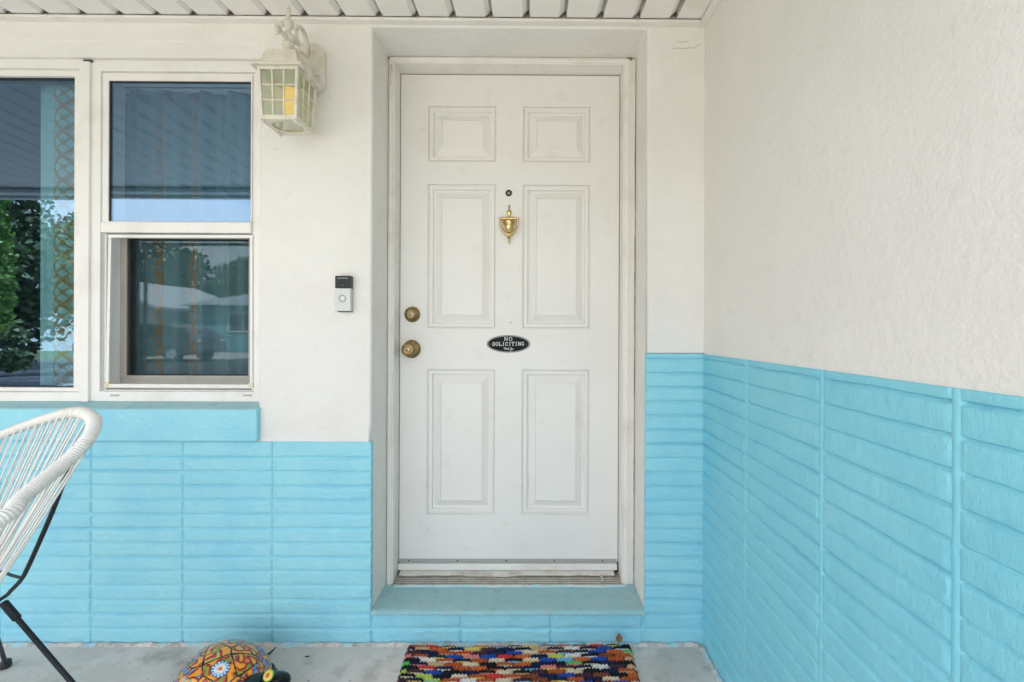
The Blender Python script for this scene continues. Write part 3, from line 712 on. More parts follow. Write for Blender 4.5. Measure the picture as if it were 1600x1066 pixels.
mb = MB(); mb.box(-9, XL, 0, 9, -.15, 2.44); mb.box(XW+.2, 6, -2.6, 9, -.15, 2.44); mb.box(XL, XW+.2, 8.5, 9, -.15, 2.44)
mb.build('rear_walls', M['plaster'], rf)

# ------------------------------------------------------------------ windows
YW = .02
fx = lambda p, y=YW: X_(p, y, 350); fz = lambda p, y=YW, px=260: Z_(p, y, px)
pw = thing('picture_window', (-2.7, .05, WB), 'wide fixed picture window in a white vinyl frame at the far left, reflecting trees', 'window')
zA, zB = fz(627.5, YW, 200), fz(93.5, YW, 200)
o = (-4.15, fx(128.3), zA, zB); i1 = (-4.06, fx(123.3), Z_(613, YW, 60), Z_(106, YW, 60)); i2 = (-4.03, X_(119.3, .045), Z_(605, .045, 60), Z_(121.5, .045, 60))
mb = MB(); mb.frame(o, i1, YW, .10); mb.frame((i1[0]+.0003, i1[1]-.0003, i1[2]+.0003, i1[3]-.0003), i2, .034, .10)
pf = mb.build('frame', M['vinyl'], pw, bevel=.0025)
mb = MB(); mb.frame((i2[0]+.0003, i2[1]-.0003, i2[2]+.0003, i2[3]-.0003), (i2[0]+.002, i2[1]-.0025, i2[2]+.0025, i2[3]-.0035), .046, .09); mb.build('gasket', M['dark_gap'], pw)
mb = MB(); mb.box(i2[0]+.001, i2[1]-.001, .052, .056, i2[2]+.001, i2[3]-.001); mb.build('glass_pane', M['glass'], pw)
mb = MB(); mb.box(fx(128.4, .012), fx(139.3, .012), .010, .06, zA, Z_(96, .012, 134)); mb.build('mullion_strip', M['vinyl'], pw, bevel=.002)
mb = MB(); mb.box(fx(127.6, .012), fx(140.6, .012), .015, .05, Z_(96, .012, 134)+.0003, Z_(93.5, .012, 134)+.001); mb.build('mullion_cap_gap', M['dark_gap'], pw)

hw = thing('hung_window', (X_(270, .03), .05, WB), 'single-hung window in white vinyl with grey-framed lower sash, between picture window and lantern wall', 'window')
o = (fx(140.6), WR-.0004, zA, Z_(97, YW, 270)); i1 = (fx(156.5), fx(397), fz(612), Z_(111.5, YW, 270))
mb = MB(); mb.frame(o, i1, YW, .12)
mb.box(o[0], o[1], YW+.004, .12, o[3]+.0005, Z_(93.5, YW, 270))
mb.build('frame', M['vinyl'], hw, bevel=.0025)
mb = MB(); g1 = (i1[0]+.0003, i1[1]-.0003, i1[2]+.0003, i1[3]-.0003); g2 = (fx(160.5, .03), fx(394.2, .03), g1[2]+.004, g1[3]-.004)
mb.frame(g1, g2, .032, .12); mb.build('inner_stop', M['vinyl'], hw, bevel=.0015)
# upper sash
zr0, zr1 = Z_(364.5, .028, 270), Z_(346, .028, 270)
us_o = (g2[0]+.0003, g2[1]-.0003, zr1-.004, g2[3]-.0003); us_i = (X_(169.2, .028), X_(391.3, .028), Z_(346.5, .028, 270), Z_(127, .028, 270))
mb = MB(); mb.frame(us_o, us_i, .026, .044); us = mb.build('upper_sash', M['vinyl'], hw, bevel=.003)
mb = MB(); mb.frame((us_i[0]+.0002, us_i[1]-.0002, us_i[2]+.0002, us_i[3]-.0002), (us_i[0]+.0035, us_i[1]-.001, us_i[2]+.0015, us_i[3]-.003), .0295, .040); mb.build('gasket', M['dark_gap'], us)
mb = MB(); mb.box(us_i[0]+.001, us_i[1]-.001, .0325, .0365, us_i[2]+.001, us_i[3]-.001); mb.build('glass_pane', M['glass'], us)
mb = MB(); mb.box(us_o[0], us_o[1], .020, .09, zr0, zr1-.0045); mb.build('meeting_rail', M['vinyl'], hw, bevel=.003)
# side tracks beside the lower sash
mb = MB(); mb.box(g2[0]+.0003, X_(167.5, .04), .036, .14, g2[2], zr0-.0005); mb.box(X_(394.0, .04), g2[1]-.0001, .036, .14, g2[2], zr0-.0005); mb.build('side_track', M['vinyl'], hw, bevel=.0015)
mb = MB(); mb.box(X_(167.6, .05), X_(181, .075), .085, .15, g2[2], zr0-.0005); mb.build('recessed_track', M['alu'], hw, bevel=.0015)
# lower sash
yl = .092
lo = (X_(181.5, yl), X_(394, yl), g2[2]+.003, zr0-.001); li = (X_(197, yl), X_(388, yl), Z_(587, yl, 270), Z_(373, yl, 270))
mb = MB(); mb.frame(lo, li, yl, .13); ls = mb.build('lower_sash', mat('sash_vinyl_grey', (.40, .38, .345), .5, var=[((.36, .33, .29), 14, (.45, .7), 5)]), hw, bevel=.0025)
mb = MB(); mb.frame((li[0]+.0002, li[1]-.0002, li[2]+.0002, li[3]-.0002), (li[0]+.008, li[1]-.001, li[2]+.002, li[3]-.002), .098, .125); mb.build('gasket', M['dark_gap'], ls)
mb = MB(); mb.box(li[0]+.001, li[1]-.001, .104, .108, li[2]+.001, li[3]-.001); mb.build('glass_pane', M['glass_low'], ls)
# insect-screen frame, slightly racked
mb = MB(); ysc = .024
def bar(p0, p1, wd_, horiz):
    a = at(*p0, ysc); b2 = at(*p1, ysc)
    if horiz: q = [(a.x, a.z-wd_/2), (b2.x, b2.z-wd_/2), (b2.x, b2.z+wd_/2), (a.x, a.z+wd_/2)]
    else: q = [(a.x-wd_/2, a.z), (a.x+wd_/2, a.z), (b2.x+wd_/2, b2.z), (b2.x-wd_/2, b2.z)]
    mb.add([(x, ysc, z) for x, z in q]+[(x, ysc+.009, z) for x, z in q], [(0, 1, 2, 3), (7, 6, 5, 4), (0, 4, 5, 1), (1, 5, 6, 2), (2, 6, 7, 3), (3, 7, 4, 0)])
bar((167, 599.8), (171.3, 371.6), .0105, False); bar((392.3, 600.5), (392.3, 371.8), .0095, False)
bar((163.5, 603), (395.0, 604), .014, True); bar((168, 369), (395.0, 369.7), .0115, True)
scf = mb.build('screen_frame', M['vinyl'], hw, bevel=.0012)
mb = MB()
for (p, q) in ((166.2, 601.5), (391.5, 602.5)):
    c = at(p, q, ysc-.001); mb.box(c.x-.0105, c.x+.0085, ysc-.0012, ysc+.006, c.z-.009, c.z+.010)
mb.build('corner_key', M['vinyl_yellow'], scf, bevel=.002)
mb = MB()
for p in (179.5, 386.5):
    c = at(p, 618, YW); mb.box(c.x-.0170, c.x+.0170, YW-.0014, YW+.001, c.z-.0035, c.z+.0035)
mb.build('weep_cover', mat('weep_cover', (.46, .43, .38), .5), hw, bevel=.0012)

# ------------------------------------------------------------------ room and curtains
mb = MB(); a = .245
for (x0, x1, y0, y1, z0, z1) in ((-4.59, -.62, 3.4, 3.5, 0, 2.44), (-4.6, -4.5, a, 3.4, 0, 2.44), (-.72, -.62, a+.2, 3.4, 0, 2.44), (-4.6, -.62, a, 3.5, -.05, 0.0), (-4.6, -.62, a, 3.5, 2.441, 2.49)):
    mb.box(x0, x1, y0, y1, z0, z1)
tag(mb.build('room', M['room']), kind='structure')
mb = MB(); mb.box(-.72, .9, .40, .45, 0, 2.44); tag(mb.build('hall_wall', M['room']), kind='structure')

def curtain_mat(name, base, pat, u0s, wd_, period, dark=1.0, zig=False):
    m = bpy.data.materials.new(name); m.use_nodes = True; N = m.node_tree.nodes; L = m.node_tree.links; p = N['Principled BSDF']; p.inputs['Roughness'].default_value = .85
    uv = N.new('ShaderNodeUVMap'); sx = N.new('ShaderNodeSeparateXYZ'); L.new(uv.outputs[0], sx.inputs[0])
    def mth(op, a, b=None, c=None):
        n = N.new('ShaderNodeMath'); n.operation = op
        for i_, q in enumerate((a, b, c)):
            if q is None: continue
            if isinstance(q, (int, float)): n.inputs[i_].default_value = q
            else: L.new(q, n.inputs[i_])
        return n.outputs[0]
    nz = N.new('ShaderNodeTexNoise'); nz.inputs['Scale'].default_value = 25; L.new(uv.outputs[0], nz.inputs['Vector'])
    wob = mth('MULTIPLY', mth('SUBTRACT', nz.outputs['Fac'], .5), .008)
    U = mth('ADD', sx.outputs[0], wob); V = sx.outputs[1]; mask = None
    fr = mth('FRACT', mth('DIVIDE', V, period)); tri = mth('MULTIPLY', mth('ABSOLUTE', mth('SUBTRACT', fr, .5)), 2)   # 1 at 0, 0 at .5
    fine = mth('LESS_THAN', mth('FRACT', mth('MULTIPLY', mth('ADD', U, V), 260)), .62)
    for u0 in u0s:
        d = mth('DIVIDE', mth('ABSOLUTE', mth('SUBTRACT', U, u0)), wd_)          # 0 centre .. 1 edge
        inb = mth('LESS_THAN', d, 1.0)
        l1 = mth('LESS_THAN', mth('ABSOLUTE', mth('SUBTRACT', d, tri)), .19)
        l1b = mth('LESS_THAN', mth('ABSOLUTE', mth('SUBTRACT', d, mth('ADD', tri, .30))), .06)
        l2 = mth('LESS_THAN', mth('ADD', d, mth('SUBTRACT', 1.0, tri)), .24)
        l3 = mth('LESS_THAN', mth('ABSOLUTE', mth('SUBTRACT', d, mth('SUBTRACT', 1.0, tri))), .09)
        k = mth('MULTIPLY', mth('MAXIMUM', mth('MAXIMUM', l1, l1b), mth('MAXIMUM', l2, l3) if not zig else l1), inb)
        mask = k if mask is None else mth('MAXIMUM', mask, k)
    mask = mth('MULTIPLY', mask, mth('MULTIPLY_ADD', fine, .35, .65))
    x = N.new('ShaderNodeMixRGB'); L.new(mask, x.inputs[0]); x.inputs[1].default_value = (*base, 1); x.inputs[2].default_value = (*pat, 1)
    L.new(x.outputs[0], p.inputs['Base Color'])
    return m
def curtain(name, label, x0, x1, y, z0, z1, m, amp, per, flare=0.0, phase=0):
    mb = MB(); nu = 150; nv = 30; vs = []; uvs = []
    for k in range(nv+1):
        t = k/nv; z = z0+(z1-z0)*t
        for i_ in range(nu+1):
            s_ = i_/nu; x = x0+(x1-x0)*s_+flare*(1-s_)*math.sin(t*math.pi)
            yy = y+amp*math.sin(2*math.pi*(x-x0)/per+phase+.5*noise.noise(Vector((x*5, t, 0))))*(1-.25*t)+.3*amp*math.sin(2*math.pi*(x-x0)/(per*.41)+1)
            vs.append((x, yy, z)); uvs.append((x, z))
    fs = [(k*(nu+1)+i_, k*(nu+1)+i_+1, (k+1)*(nu+1)+i_+1, (k+1)*(nu+1)+i_) for k in range(nv) for i_ in range(nu)]
    mb.add(vs, fs); o_ = mb.build(name, m, smooth=True)
    ul = o_.data.uv_layers.new(name='UVMap')
    for lp in o_.data.loops: ul.data[lp.index].uv = uvs[lp.vertex_index]
    md = o_.modifiers.new('thickness', 'SOLIDIFY'); md.thickness = .0012
    tag(o_, label, 'curtain'); return o_
yc = .165
cx = lambda p: X_(p, yc, 400)
curtain('curtain', 'sheer teal curtain with a gold diamond band inside the picture window', cx(58), cx(141), yc, .5, 2.12,
        curtain_mat('teal_curtain', (.46, .68, .64), (.52, .28, .05), [cx(101)], .041, .0985), .012, .15, phase=1)
curtain('curtain', 'dim blue-grey curtain with two thin orange zigzag bands, behind the hung window', cx(143), cx(398), yc+.015, .5, Z_(142, yc, 280),
        curtain_mat('grey_teal_curtain', (.12, .20, .205), (.28, .15, .045), [cx(245), cx(297)], .030, .092, zig=False), .022, .125, phase=2)
cr_ = thing('curtain_rail', (cx(280), yc, 2.1), 'slim white curtain rail across the top behind the hung window', 'curtain rail')
mb = MB(); mb.box(cx(190), cx(402), yc+.002, yc+.03, Z_(142, yc, 280)+.001, Z_(140, yc, 280)+.006); mb.build('rail', M['curtain_rail'], cr_, bevel=.001)

# ------------------------------------------------------------------ wall lantern
LX, LY = -.81, -.148
ln = thing('wall_lantern', (LX, 0, 2.0), 'cream wall lantern with gridded panes, yellow bulb and scrolled arm, between window and door', 'lantern')
zl0, zl1 = 1.806, 1.972
def sq(c, h, z): return [(c[0]-h, c[1]-h, z), (c[0]+h, c[1]-h, z), (c[0]+h, c[1]+h, z), (c[0]-h, c[1]+h, z)]
C = (LX, LY); hb, ht = .0575, .0645
mb = MB()
hh = lambda z: hb+(ht-hb)*(z-zl0)/(zl1-zl0)
pw_ = .0085
for sx_ in (-1, 1):
    for sy_ in (-1, 1):
        def corner(z): h = hh(z); return [(C[0]+sx_*h, C[1]+sy_*h), (C[0]+sx_*(h-pw_), C[1]+sy_*h), (C[0]+sx_*(h-pw_), C[1]+sy_*(h-pw_)), (C[0]+sx_*h, C[1]+sy_*(h-pw_))]
        lo_, hi_ = corner(zl0), corner(zl1)
        if sx_*sy_ < 0: lo_ = lo_[::-1]; hi_ = hi_[::-1]
        mb.hexa([(x, y, zl0) for x, y in lo_], [(x, y, zl1) for x, y in hi_])
# rails and muntins on each side
def side_pt(k, u, z, inset):    # k side index, u in -1..1
    h = hh(z); a = u*(h-pw_)
    return [(C[0]+a, C[1]-h+inset, z), (C[0]+h-inset, C[1]+a, z), (C[0]-a, C[1]+h-inset, z), (C[0]-h+inset, C[1]-a, z)][k]
def strip(k, u0, u1, z0, z1, i0, i1_):
    b0 = [side_pt(k, u0, z0, i0), side_pt(k, u1, z0, i0), side_pt(k, u1, z0, i1_), side_pt(k, u0, z0, i1_)]
    t0 = [side_pt(k, u0, z1, i0), side_pt(k, u1, z1, i0), side_pt(k, u1, z1, i1_), side_pt(k, u0, z1, i1_)]
    mb.hexa(b0, t0)
for k in range(4):
    strip(k, -1, 1, zl0+.0002, zl0+.011, .0006, .006); strip(k, -1, 1, zl1-.013, zl1-.0002, .0006, .006)
    for u in (-.34, .34): strip(k, u-.045, u+.045, zl0+.0112, zl1-.0132, .0012, .005)
    for f_ in (1/3, 2/3):
        z = zl0+.011+(zl1-zl0-.024)*f_; strip(k, -.999, .999, z-.0019, z+.0019, .0018, .0046)
mb.build('cage', M['lantern'], ln, bevel=.0008)
mb = MB()
for k in range(4):
    b0 = [side_pt(k, -.99, zl0+.004, .0062), side_pt(k, .99, zl0+.004, .0062), side_pt(k, .99, zl0+.004, .0075), side_pt(k, -.99, zl0+.004, .0075)]
    t0 = [side_pt(k, -.99, zl1-.004, .0062), side_pt(k, .99, zl1-.004, .0062), side_pt(k, .99, zl1-.004, .0075), side_pt(k, -.99, zl1-.004, .0075)]
    mb.hexa(b0, t0)
mb.build('glass_panes', M['frost'], ln)
# base ring: square plate with a big round hole, little feet
mb = MB(); n = 48; vs = []
for zz in (zl0-.0045, zl0-.0003):
    for j in range(n):
        t = 2*math.pi*(j+.5)/n; c_, s_ = math.cos(t), math.sin(t); q = (hb+.003)/max(abs(c_), abs(s_)); vs.append((C[0]+q*c_, C[1]+q*s_, zz))
    for j in range(n):
        t = 2*math.pi*(j+.5)/n; rr_ = .047; vs.append((C[0]+rr_*math.cos(t), C[1]+rr_*math.sin(t), zz))
fs = []
for j in range(n):
    j2 = (j+1) % n
    fs += [(j, n+j, n+j2, j2), (2*n+j, 2*n+j2, 3*n+j2, 3*n+j), (j, j2, 2*n+j2, 2*n+j), (n+j, 3*n+j, 3*n+j2, n+j2)]
mb.add(vs, fs)
for sx_ in (-1, 1):
    for sy_ in (-1, 1): mb.ellipsoid((C[0]+sx_*.052, C[1]+sy_*.052, zl0-.008), (.006, .006, .005), 10, 6)
mb.build('base_ring', M['lantern'], ln, smooth='auto')
# roof: flared flange, bell, collar
mb = MB(); rings = [(.0625, zl1-.004), (.079, zl1-.006), (.080, zl1-.002), (.078, zl1+.002), (.066, zl1+.006), (.060, zl1+.010), (.0565, zl1+.024), (.052, zl1+.044), (.047, zl1+.058), (.045, zl1+.061), (.020, zl1+.063)]
vs = []
for (h, z) in rings: vs += sq(C, h, z)
fs = [(k*4+j, k*4+(j+1) % 4, (k+1)*4+(j+1) % 4, (k+1)*4+j) for k in range(len(rings)-1) for j in range(4)]+[(3, 2, 1, 0), tuple(range((len(rings)-1)*4, len(rings)*4))]
mb.add(vs, fs); mb.build('roof', M['lantern'], ln, smooth='auto')
mb = MB(); zt = zl1+.060
mb.lathe([(.027, zt), (.027, zt+.006), (.020, zt+.010), (.013, zt+.016), (.011, zt+.028), (.016, zt+.034), (.019, zt+.042), (.016, zt+.050), (.011, zt+.056), (.015, zt+.062), (.018, zt+.070), (.0125, zt+.080), (.008, zt+.088), (.009, zt+.094), (.0155, zt+.102), (.0175, zt+.110), (.0155, zt+.119), (.008, zt+.127), (.0065, zt+.133), (.0075, zt+.145), (.0055, zt+.160), (.0025, zt+.170), (.0003, zt+.172)], (LX, LY, 0), (0, 0, 1), 24)
mb.build('finial', M['lantern'], ln, smooth='auto')
# arm: flat bar to the wall with curls, and scroll ring
mb = MB(); za = 2.085
arm = [(LX, LY-.062, za-.012), (LX, LY-.070, za-.002), (LX, LY-.064, za+.008), (LX, LY-.050, za+.008), (LX, LY-.02, za+.002), (LX, -.10, za-.004), (LX, -.05, za-.012), (LX, -.012, za-.026)]
mb.tube(arm, [.005, .007, .0075, .007, .0075, .0075, .0075, .009], 10)
ring = [(LX, -.062+.036*math.cos(t), 2.142+.042*math.sin(t)) for t in [(-.60+1.75*k/28)*math.pi for k in range(29)]]
mb.tube(ring, [.0055+.002*math.sin(k/28*math.pi) for k in range(29)], 10)
curl = [(LX, -.088+.014*math.cos(t)*(1-k/22), 2.118+.014*math.sin(t)*(1-k/22)) for k, t in [(k, .5+k*.38) for k in range(18)]]
mb.tube(curl, .004, 8)
mb.tube([(LX, -.035, 2.10), (LX, -.02, 2.125), (LX, -.012, 2.135)], .006, 8)
for (y, z, r) in ((-.098, 2.150, .008), (-.103, 2.128, .007), (-.110, 2.108, .008), (LY-.066, za-.010, .009), (LY-.04, 2.115, .008), (-.095, 2.17, .006)):
    mb.ellipsoid((LX, y, z), (r*.9, r, r*1.1), 12, 8)
mb.build('scroll_arm', M['lantern'], ln, smooth='auto')
# back plate, octagonal
mb = MB(); px0, px1, pz0, pz1, ch = LX-.058, LX+.058, 1.980, 2.166, .030
def octa(inset, y): 
    x0, x1, z0, z1 = px0+inset, px1-inset, pz0+inset, pz1-inset; c_ = ch
    return [(x0+c_, y, z0), (x1-c_, y, z0), (x1, y, z0+c_), (x1, y, z1-c_), (x1-c_, y, z1), (x0+c_, y, z1), (x0, y, z1-c_), (x0, y, z0+c_)]
rg = [octa(0, -.0003), octa(0, -.010), octa(.003, -.014), octa(.010, -.016), octa(.014, -.020)]
vs = sum(rg, []); fs = [(k*8+j, k*8+(j+1) % 8, (k+1)*8+(j+1) % 8, (k+1)*8+j) for k in range(4) for j in range(8)]+[tuple(range(32, 40))]
mb.add(vs, fs); bp_ = mb.build('back_plate', M['lantern'], ln, smooth='auto')
mb = MB(); mb.lathe([(.006, 0), (.005, .004), (.0003, .005)], (LX+.036, -.020, 2.045), (0, -1, 0), 12); mb.build('screw', M['lantern'], bp_, smooth=True)
mb = MB(); mb.lathe([(.012, zl0+.040), (.018, zl0+.044), (.0225, zl0+.056), (.0235, zl0+.080), (.021, zl0+.100), (.016, zl0+.116), (.015, zl0+.124)], (LX+.006, LY, 0), (0, 0, 1), 24); mb.build('bulb', M['bulb'], ln, smooth=True)
mb = MB(); mb.lathe([(.015, zl0+.124), (.016, zl0+.150), (.020, zl1-.002)], (LX+.004, LY, 0), (0, 0, 1), 20); mb.build('lamp_holder', M['lantern'], ln, smooth='auto')

# ------------------------------------------------------------------ doorbell
bx0, bx1 = X_(523.3, -.027, 460), X_(546.3, -.027, 460); bz0, bz1 = Z_(487, -.027, 535), Z_(431, -.027, 535); bzm = Z_(450.5, -.027, 535)
xc = (bx0+bx1)/2
dbell = thing('doorbell', (xc, 0, bz0), 'video doorbell, black camera top over silver lower half with round button, left of the door', 'doorbell')
bx1 = bx0+(bx1-bx0)*1.05
mb = MB(); mb.box(bx0, bx1, -.0265, -.003, bz0+.002, bzm); mb.build('silver_body', M['silver'], dbell, bevel=.0022, seg=3)
mb = MB(); mb.box(bx0, bx1, -.0268, -.003, bzm+.0004, bz1); tp = mb.build('black_top', M['black'], dbell, bevel=.0022, seg=3)
mb = MB(); mb.box(bx0+.001, bx1-.001, -.003, -.0002, bz0-.001, bz1-.001); mb.build('mounting_plate', M['matt_black'], dbell)
mb = MB(); mb.lathe([(.0075, 0), (.0075, .0012), (.0055, .0020), (.0050, .0010), (.0003, .0022)], (xc, -.0268, bzm+.0125), (0, -1, 0), 24); mb.build('camera_lens', mat('lens_black', (.02, .02, .022), .08), tp, smooth='auto')
mb = MB(); mb.box(xc-.019, xc+.020, -.0275, -.0267, bz1-.011, bz1-.0065); mb.build('sensor_window', mat('grey_strip', (.18, .18, .18), .3), tp, bevel=.0004)
mb = MB(); z = bz0+.047; prof_ = [(.0135, 0), (.0135, .0012), (.0120, .0016), (.0100, .0016), (.0096, .0008)]
mb.lathe(prof_, (xc, -.0265, z), (0, -1, 0), 36, cap=False); mb.build('button_ring', M['ring_grey'], dbell, smooth='auto')
mb = MB(); mb.lathe([(.0096, 0), (.0095, .0012), (.0080, .0018), (.0003, .0020)], (xc, -.0265, z), (0, -1, 0), 32); mb.build('button', mat('button_face', (.62, .63, .63), .3, metal=.2), dbell, smooth='auto')

# ------------------------------------------------------------------ acapulco chair
ctl = [(-30, 693, 1.38), (0, 680.5, 1.32), (42, 664.5, 1.23), (84, 651, 1.13), (115, 644.5, 1.04), (135, 647, .98), (147, 659, .935), (138, 685, .90), (105, 720, .86), (66, 752, .81), (33, 780, .77), (0, 812, .73)]
cp = [atd(*q) for q in ctl]
cp = cp+[Vector(q) for q in ((-.90, -1.02, .79), (-1.02, -1.13, .71), (-1.22, -1.21, .63), (-1.45, -1.18, .56), (-1.65, -1.05, .52), (-1.79, -.85, .54), (-1.83, -.62, .60), (-1.78, -.43, .68))]
def catmull(P, closed, per):
    out_ = []; N = len(P)
    for k in range(N if closed else N-1):
        p0, p1, p2, p3 = (P[(k-1) % N] if closed or k > 0 else P[k]), P[k], P[(k+1) % N], (P[(k+2) % N] if closed or k < N-2 else P[k+1])
        for j in range(per):
            t = j/per; out_.append(.5*((2*p1)+(p2-p0)*t+(2*p0-5*p1+4*p2-p3)*t*t+(3*p1-p0-3*p2+p3)*t**3))
    if not closed: out_.append(P[-1].copy())
    return out_
def resample(P, step, closed):
    Q = P+[P[0]] if closed else P
    L_ = [0]
    for k in range(len(Q)-1): L_.append(L_[-1]+(Q[k+1]-Q[k]).length)
    n = max(2, int(L_[-1]/step)); out_ = []; j = 0
    for i_ in range(n if closed else n+1):
        d = L_[-1]*i_/n
        while j < len(L_)-2 and L_[j+1] < d: j += 1
        t = (d-L_[j])/max(1e-9, L_[j+1]-L_[j]); out_.append(Q[j].lerp(Q[j+1], t))
    return out_
rimc = catmull(cp, True, 16)
rim = resample(rimc, .0013, True)
acp = thing('string_chair', (-1.33, -.8, 0), 'round string lounge chair, white corded seat on thin black metal legs, at the left edge', 'chair')
mb = MB(); rr = [.0119+.0007*math.cos(2*math.pi*k/4)+.0007*noise.noise(Vector((k*.05, 0, 0))) for k in range(len(rim))]
mb.tube(rim, rr, 14, closed=True); mb.build('wrapped_rim', M['cord'], acp, smooth=True)
ringc = Vector((-1.30, -.80, .34))
knots = resample(rimc, .058, True); nk = len(knots)
mb = MB()
cen = Vector((0, 0, 0))
for p in knots: cen += p/nk
for k, p in enumerate(knots):
    out_ = Vector((p.x-cen.x, p.y-cen.y, 0)).normalized()
    ang = math.atan2(p.y-cen.y, p.x-cen.x)
    e = ringc+Vector((.075*math.cos(ang), .075*math.sin(ang), 0))
    for sgn in (-1, 1):
        a0 = p+out_*(.009*sgn)+Vector((0, 0, -.006)); 
        mid = a0.lerp(e, .5)+Vector((0, 0, -.012)) + out_*(.003*sgn)
        mb.tube([a0, a0.lerp(mid, .5)+Vector((0, 0, -.004)), mid, mid.lerp(e, .5)+Vector((0, 0, -.003)), e], .0018, 6, cap=False)
mb.build('seat_cords', M['cord'], acp, smooth=True)
mb = MB(); mb.tube([ringc+Vector((.075*math.cos(t*.2618), .075*math.sin(t*.2618), 0)) for t in range(24)], .006, 8, closed=True); mb.build('centre_ring', M['cord'], acp, smooth=True)
def rod(name, pts, r, m='steel', parent=acp, n=10, per=8):
    mb = MB(); mb.tube(catmull([Vector(p) for p in pts], False, per), r, n); return mb.build(name, M[m], parent, smooth=True)
J = atd(0, 937, 1.17)
rod('back_rod', [atd(137, 690, .915), atd(118, 718, .96), atd(103, 745, 1.0), atd(83, 797, 1.05), atd(62, 846, 1.08), atd(43, 888, 1.11), atd(33, 906, 1.13), atd(18, 922, 1.15), J, J+Vector((-.10, -.03, -.06)), J+Vector((-.24, -.08, -.06)), Vector((-1.80, -.80, .50))], .0048)
rod('cross_rod', [atd(34, 903, 1.13), atd(18, 899, 1.16), atd(0, 893, 1.2), atd(-60, 880, 1.3), atd(-120, 860, 1.38)], .0035)
# legs
def leg(a, b_, sleeve=True):
    mb = MB(); a = Vector(a); b_ = Vector(b_); d = (b_-a).normalized()
    mb.tube([a, a+d*.004, a+d*.055, a+d*.058], [.0072, .0088, .0088, .0070], 16); mb.tube([a+d*.05, b_-d*.01], .0058, 14)
    l = mb.build('leg', M['steel'], acp, smooth='auto')
    mb = MB(); mb.lathe([(.010, .026), (.0135, .022), (.0150, .010), (.0145, .002), (.012, .0005)], (b_.x, b_.y, 0), (0, 0, 1), 20); mb.build('rubber_foot', M['matt_black'], l, smooth='auto')
leg(atd(5, 941, 1.17), Vector((X_(236, -.50, 1150), -.50, .012)))
ft = atd(9, 1036, 1.535); leg(atd(-22, 945, 1.22), Vector((ft.x, ft.y, .012)))
leg((-1.52, -.72, .44), (-1.75, -1.15, .012)); leg((-1.50, -.80, .44), (-1.35, -1.25, .012))
rod('lower_rod', [J+Vector((-.05, 0, 0)), Vector((-1.45, -.60, .42)), Vector((-1.52, -.72, .45)), Vector((-1.50, -.80, .45)), Vector((-1.40, -1.0, .50)), Vector((-1.22, -1.19, .62))], .0055)

# ------------------------------------------------------------------ painted ceramic turtle
TC = atd(349, 1100, 1.43); TX, TY = TC.x, TC.y
tt = thing('turtle_figurine', (TX, TY, 0), 'glazed black ceramic turtle painted with orange flowers, on the porch floor left of the doormat', 'figurine')
pal = {'k': (.012, .012, .014), 'o': (.76, .17, .012), 'O': (.82, .32, .02), 'r': (.50, .035, .02), 'g': (.16, .32, .04), 'y': (.75, .60, .05), 'w': (.80, .80, .78), 'b': (.03, .25, .55), 'p': (.65, .15, .10), 'l': (.38, .50, .10)}
sa, sb, sh = .150, .118, .140; yaw = R(-18)
def rotp(x, y): return (TX+x*math.cos(yaw)-y*math.sin(yaw), TY+x*math.sin(yaw)+y*math.cos(yaw))
flowers = [Vector(v).normalized() for v in ((.20, -.52, .84), (-.62, -.45, .55), (.72, -.62, .32))]
rt_ = random.Random(12)
for _k in range(400):
    q_ = Vector((rt_.gauss(0, 1), rt_.gauss(0, 1), abs(rt_.gauss(0, 1)))).normalized()
    if all((q_-f_).length > (.52 if n_ == 0 else .34) for n_, f_ in enumerate(flowers)) and len(flowers) < 44: flowers.append(q_)
def shell_col(n):
    bst = sorted(((n-f).length, i_) for i_, f in enumerate(flowers)); d, i_ = bst[0]; f = flowers[i_]; d2 = bst[1][0]
    u = f.orthogonal().normalized(); v = f.cross(u); e = n-f; a = math.atan2(e.dot(v), e.dot(u))+i_*1.3
    w1 = noise.noise(n*5+Vector((i_, 0, 0)))
    if d2-d < .05: return pal['k'] if d2-d < .034 else pal['O']
    if d < .045: return pal['o']
    if i_ == 0:
        pet = abs(math.sin(a*7))
        if d < .12: return pal['w'] if pet > .35 or d < .06 else pal['b']
        if d < .175: return pal['b'] if pet > .45 else pal['w']
        if d < .19: return pal['k']
    else:
        if d < .035: return pal['k']
        if d < .085: return [pal['y'], pal['g'], pal['b'], pal['r']][i_ % 4]
        if d < .10: return pal['k']
    sp = math.sin(a*2.5+d*14+w1*2.2)
    if d < .42:
        if abs(sp) < .24: return pal['k']
        return pal['O'] if sp > .6 else (pal['o'] if sp > -.15 else (pal['r'] if sp > -.8 else [pal['g'], pal['b'], pal['l']][i_ % 3]))
    sp = math.sin(a*4-d*20+w1*4)
    if abs(sp) < .18: return pal['k']
    q = noise.noise(n*9)
    return pal['l'] if (sp > .5 and q > .1) else pal['g'] if q < -.38 else pal['y'] if sp > .75 else pal['O'] if sp > 0 else pal['r'] if sp > -.5 else pal['k']
mb = MB(); cols = []; nu, nv = 260, 110; vs = []
for k in range(nv+1):
    th = math.pi/2*k/nv*1.04-.06
    for j in range(nu):
        ph = 2*math.pi*j/nu; nx_, ny_, nz_ = math.cos(th)*math.cos(ph), math.cos(th)*math.sin(ph), math.sin(th)
        rr_ = 1+.012*math.cos(6*ph)*math.cos(th)**2
        x, y = rotp(nx_*sa*rr_, ny_*sb*rr_); vs.append((x, y, .028+max(nz_, -.02)*(sh-.028)))
        n3 = Vector((nx_*math.cos(yaw)-ny_*math.sin(yaw), nx_*math.sin(yaw)+ny_*math.cos(yaw), nz_)); cols.append(shell_col(n3))
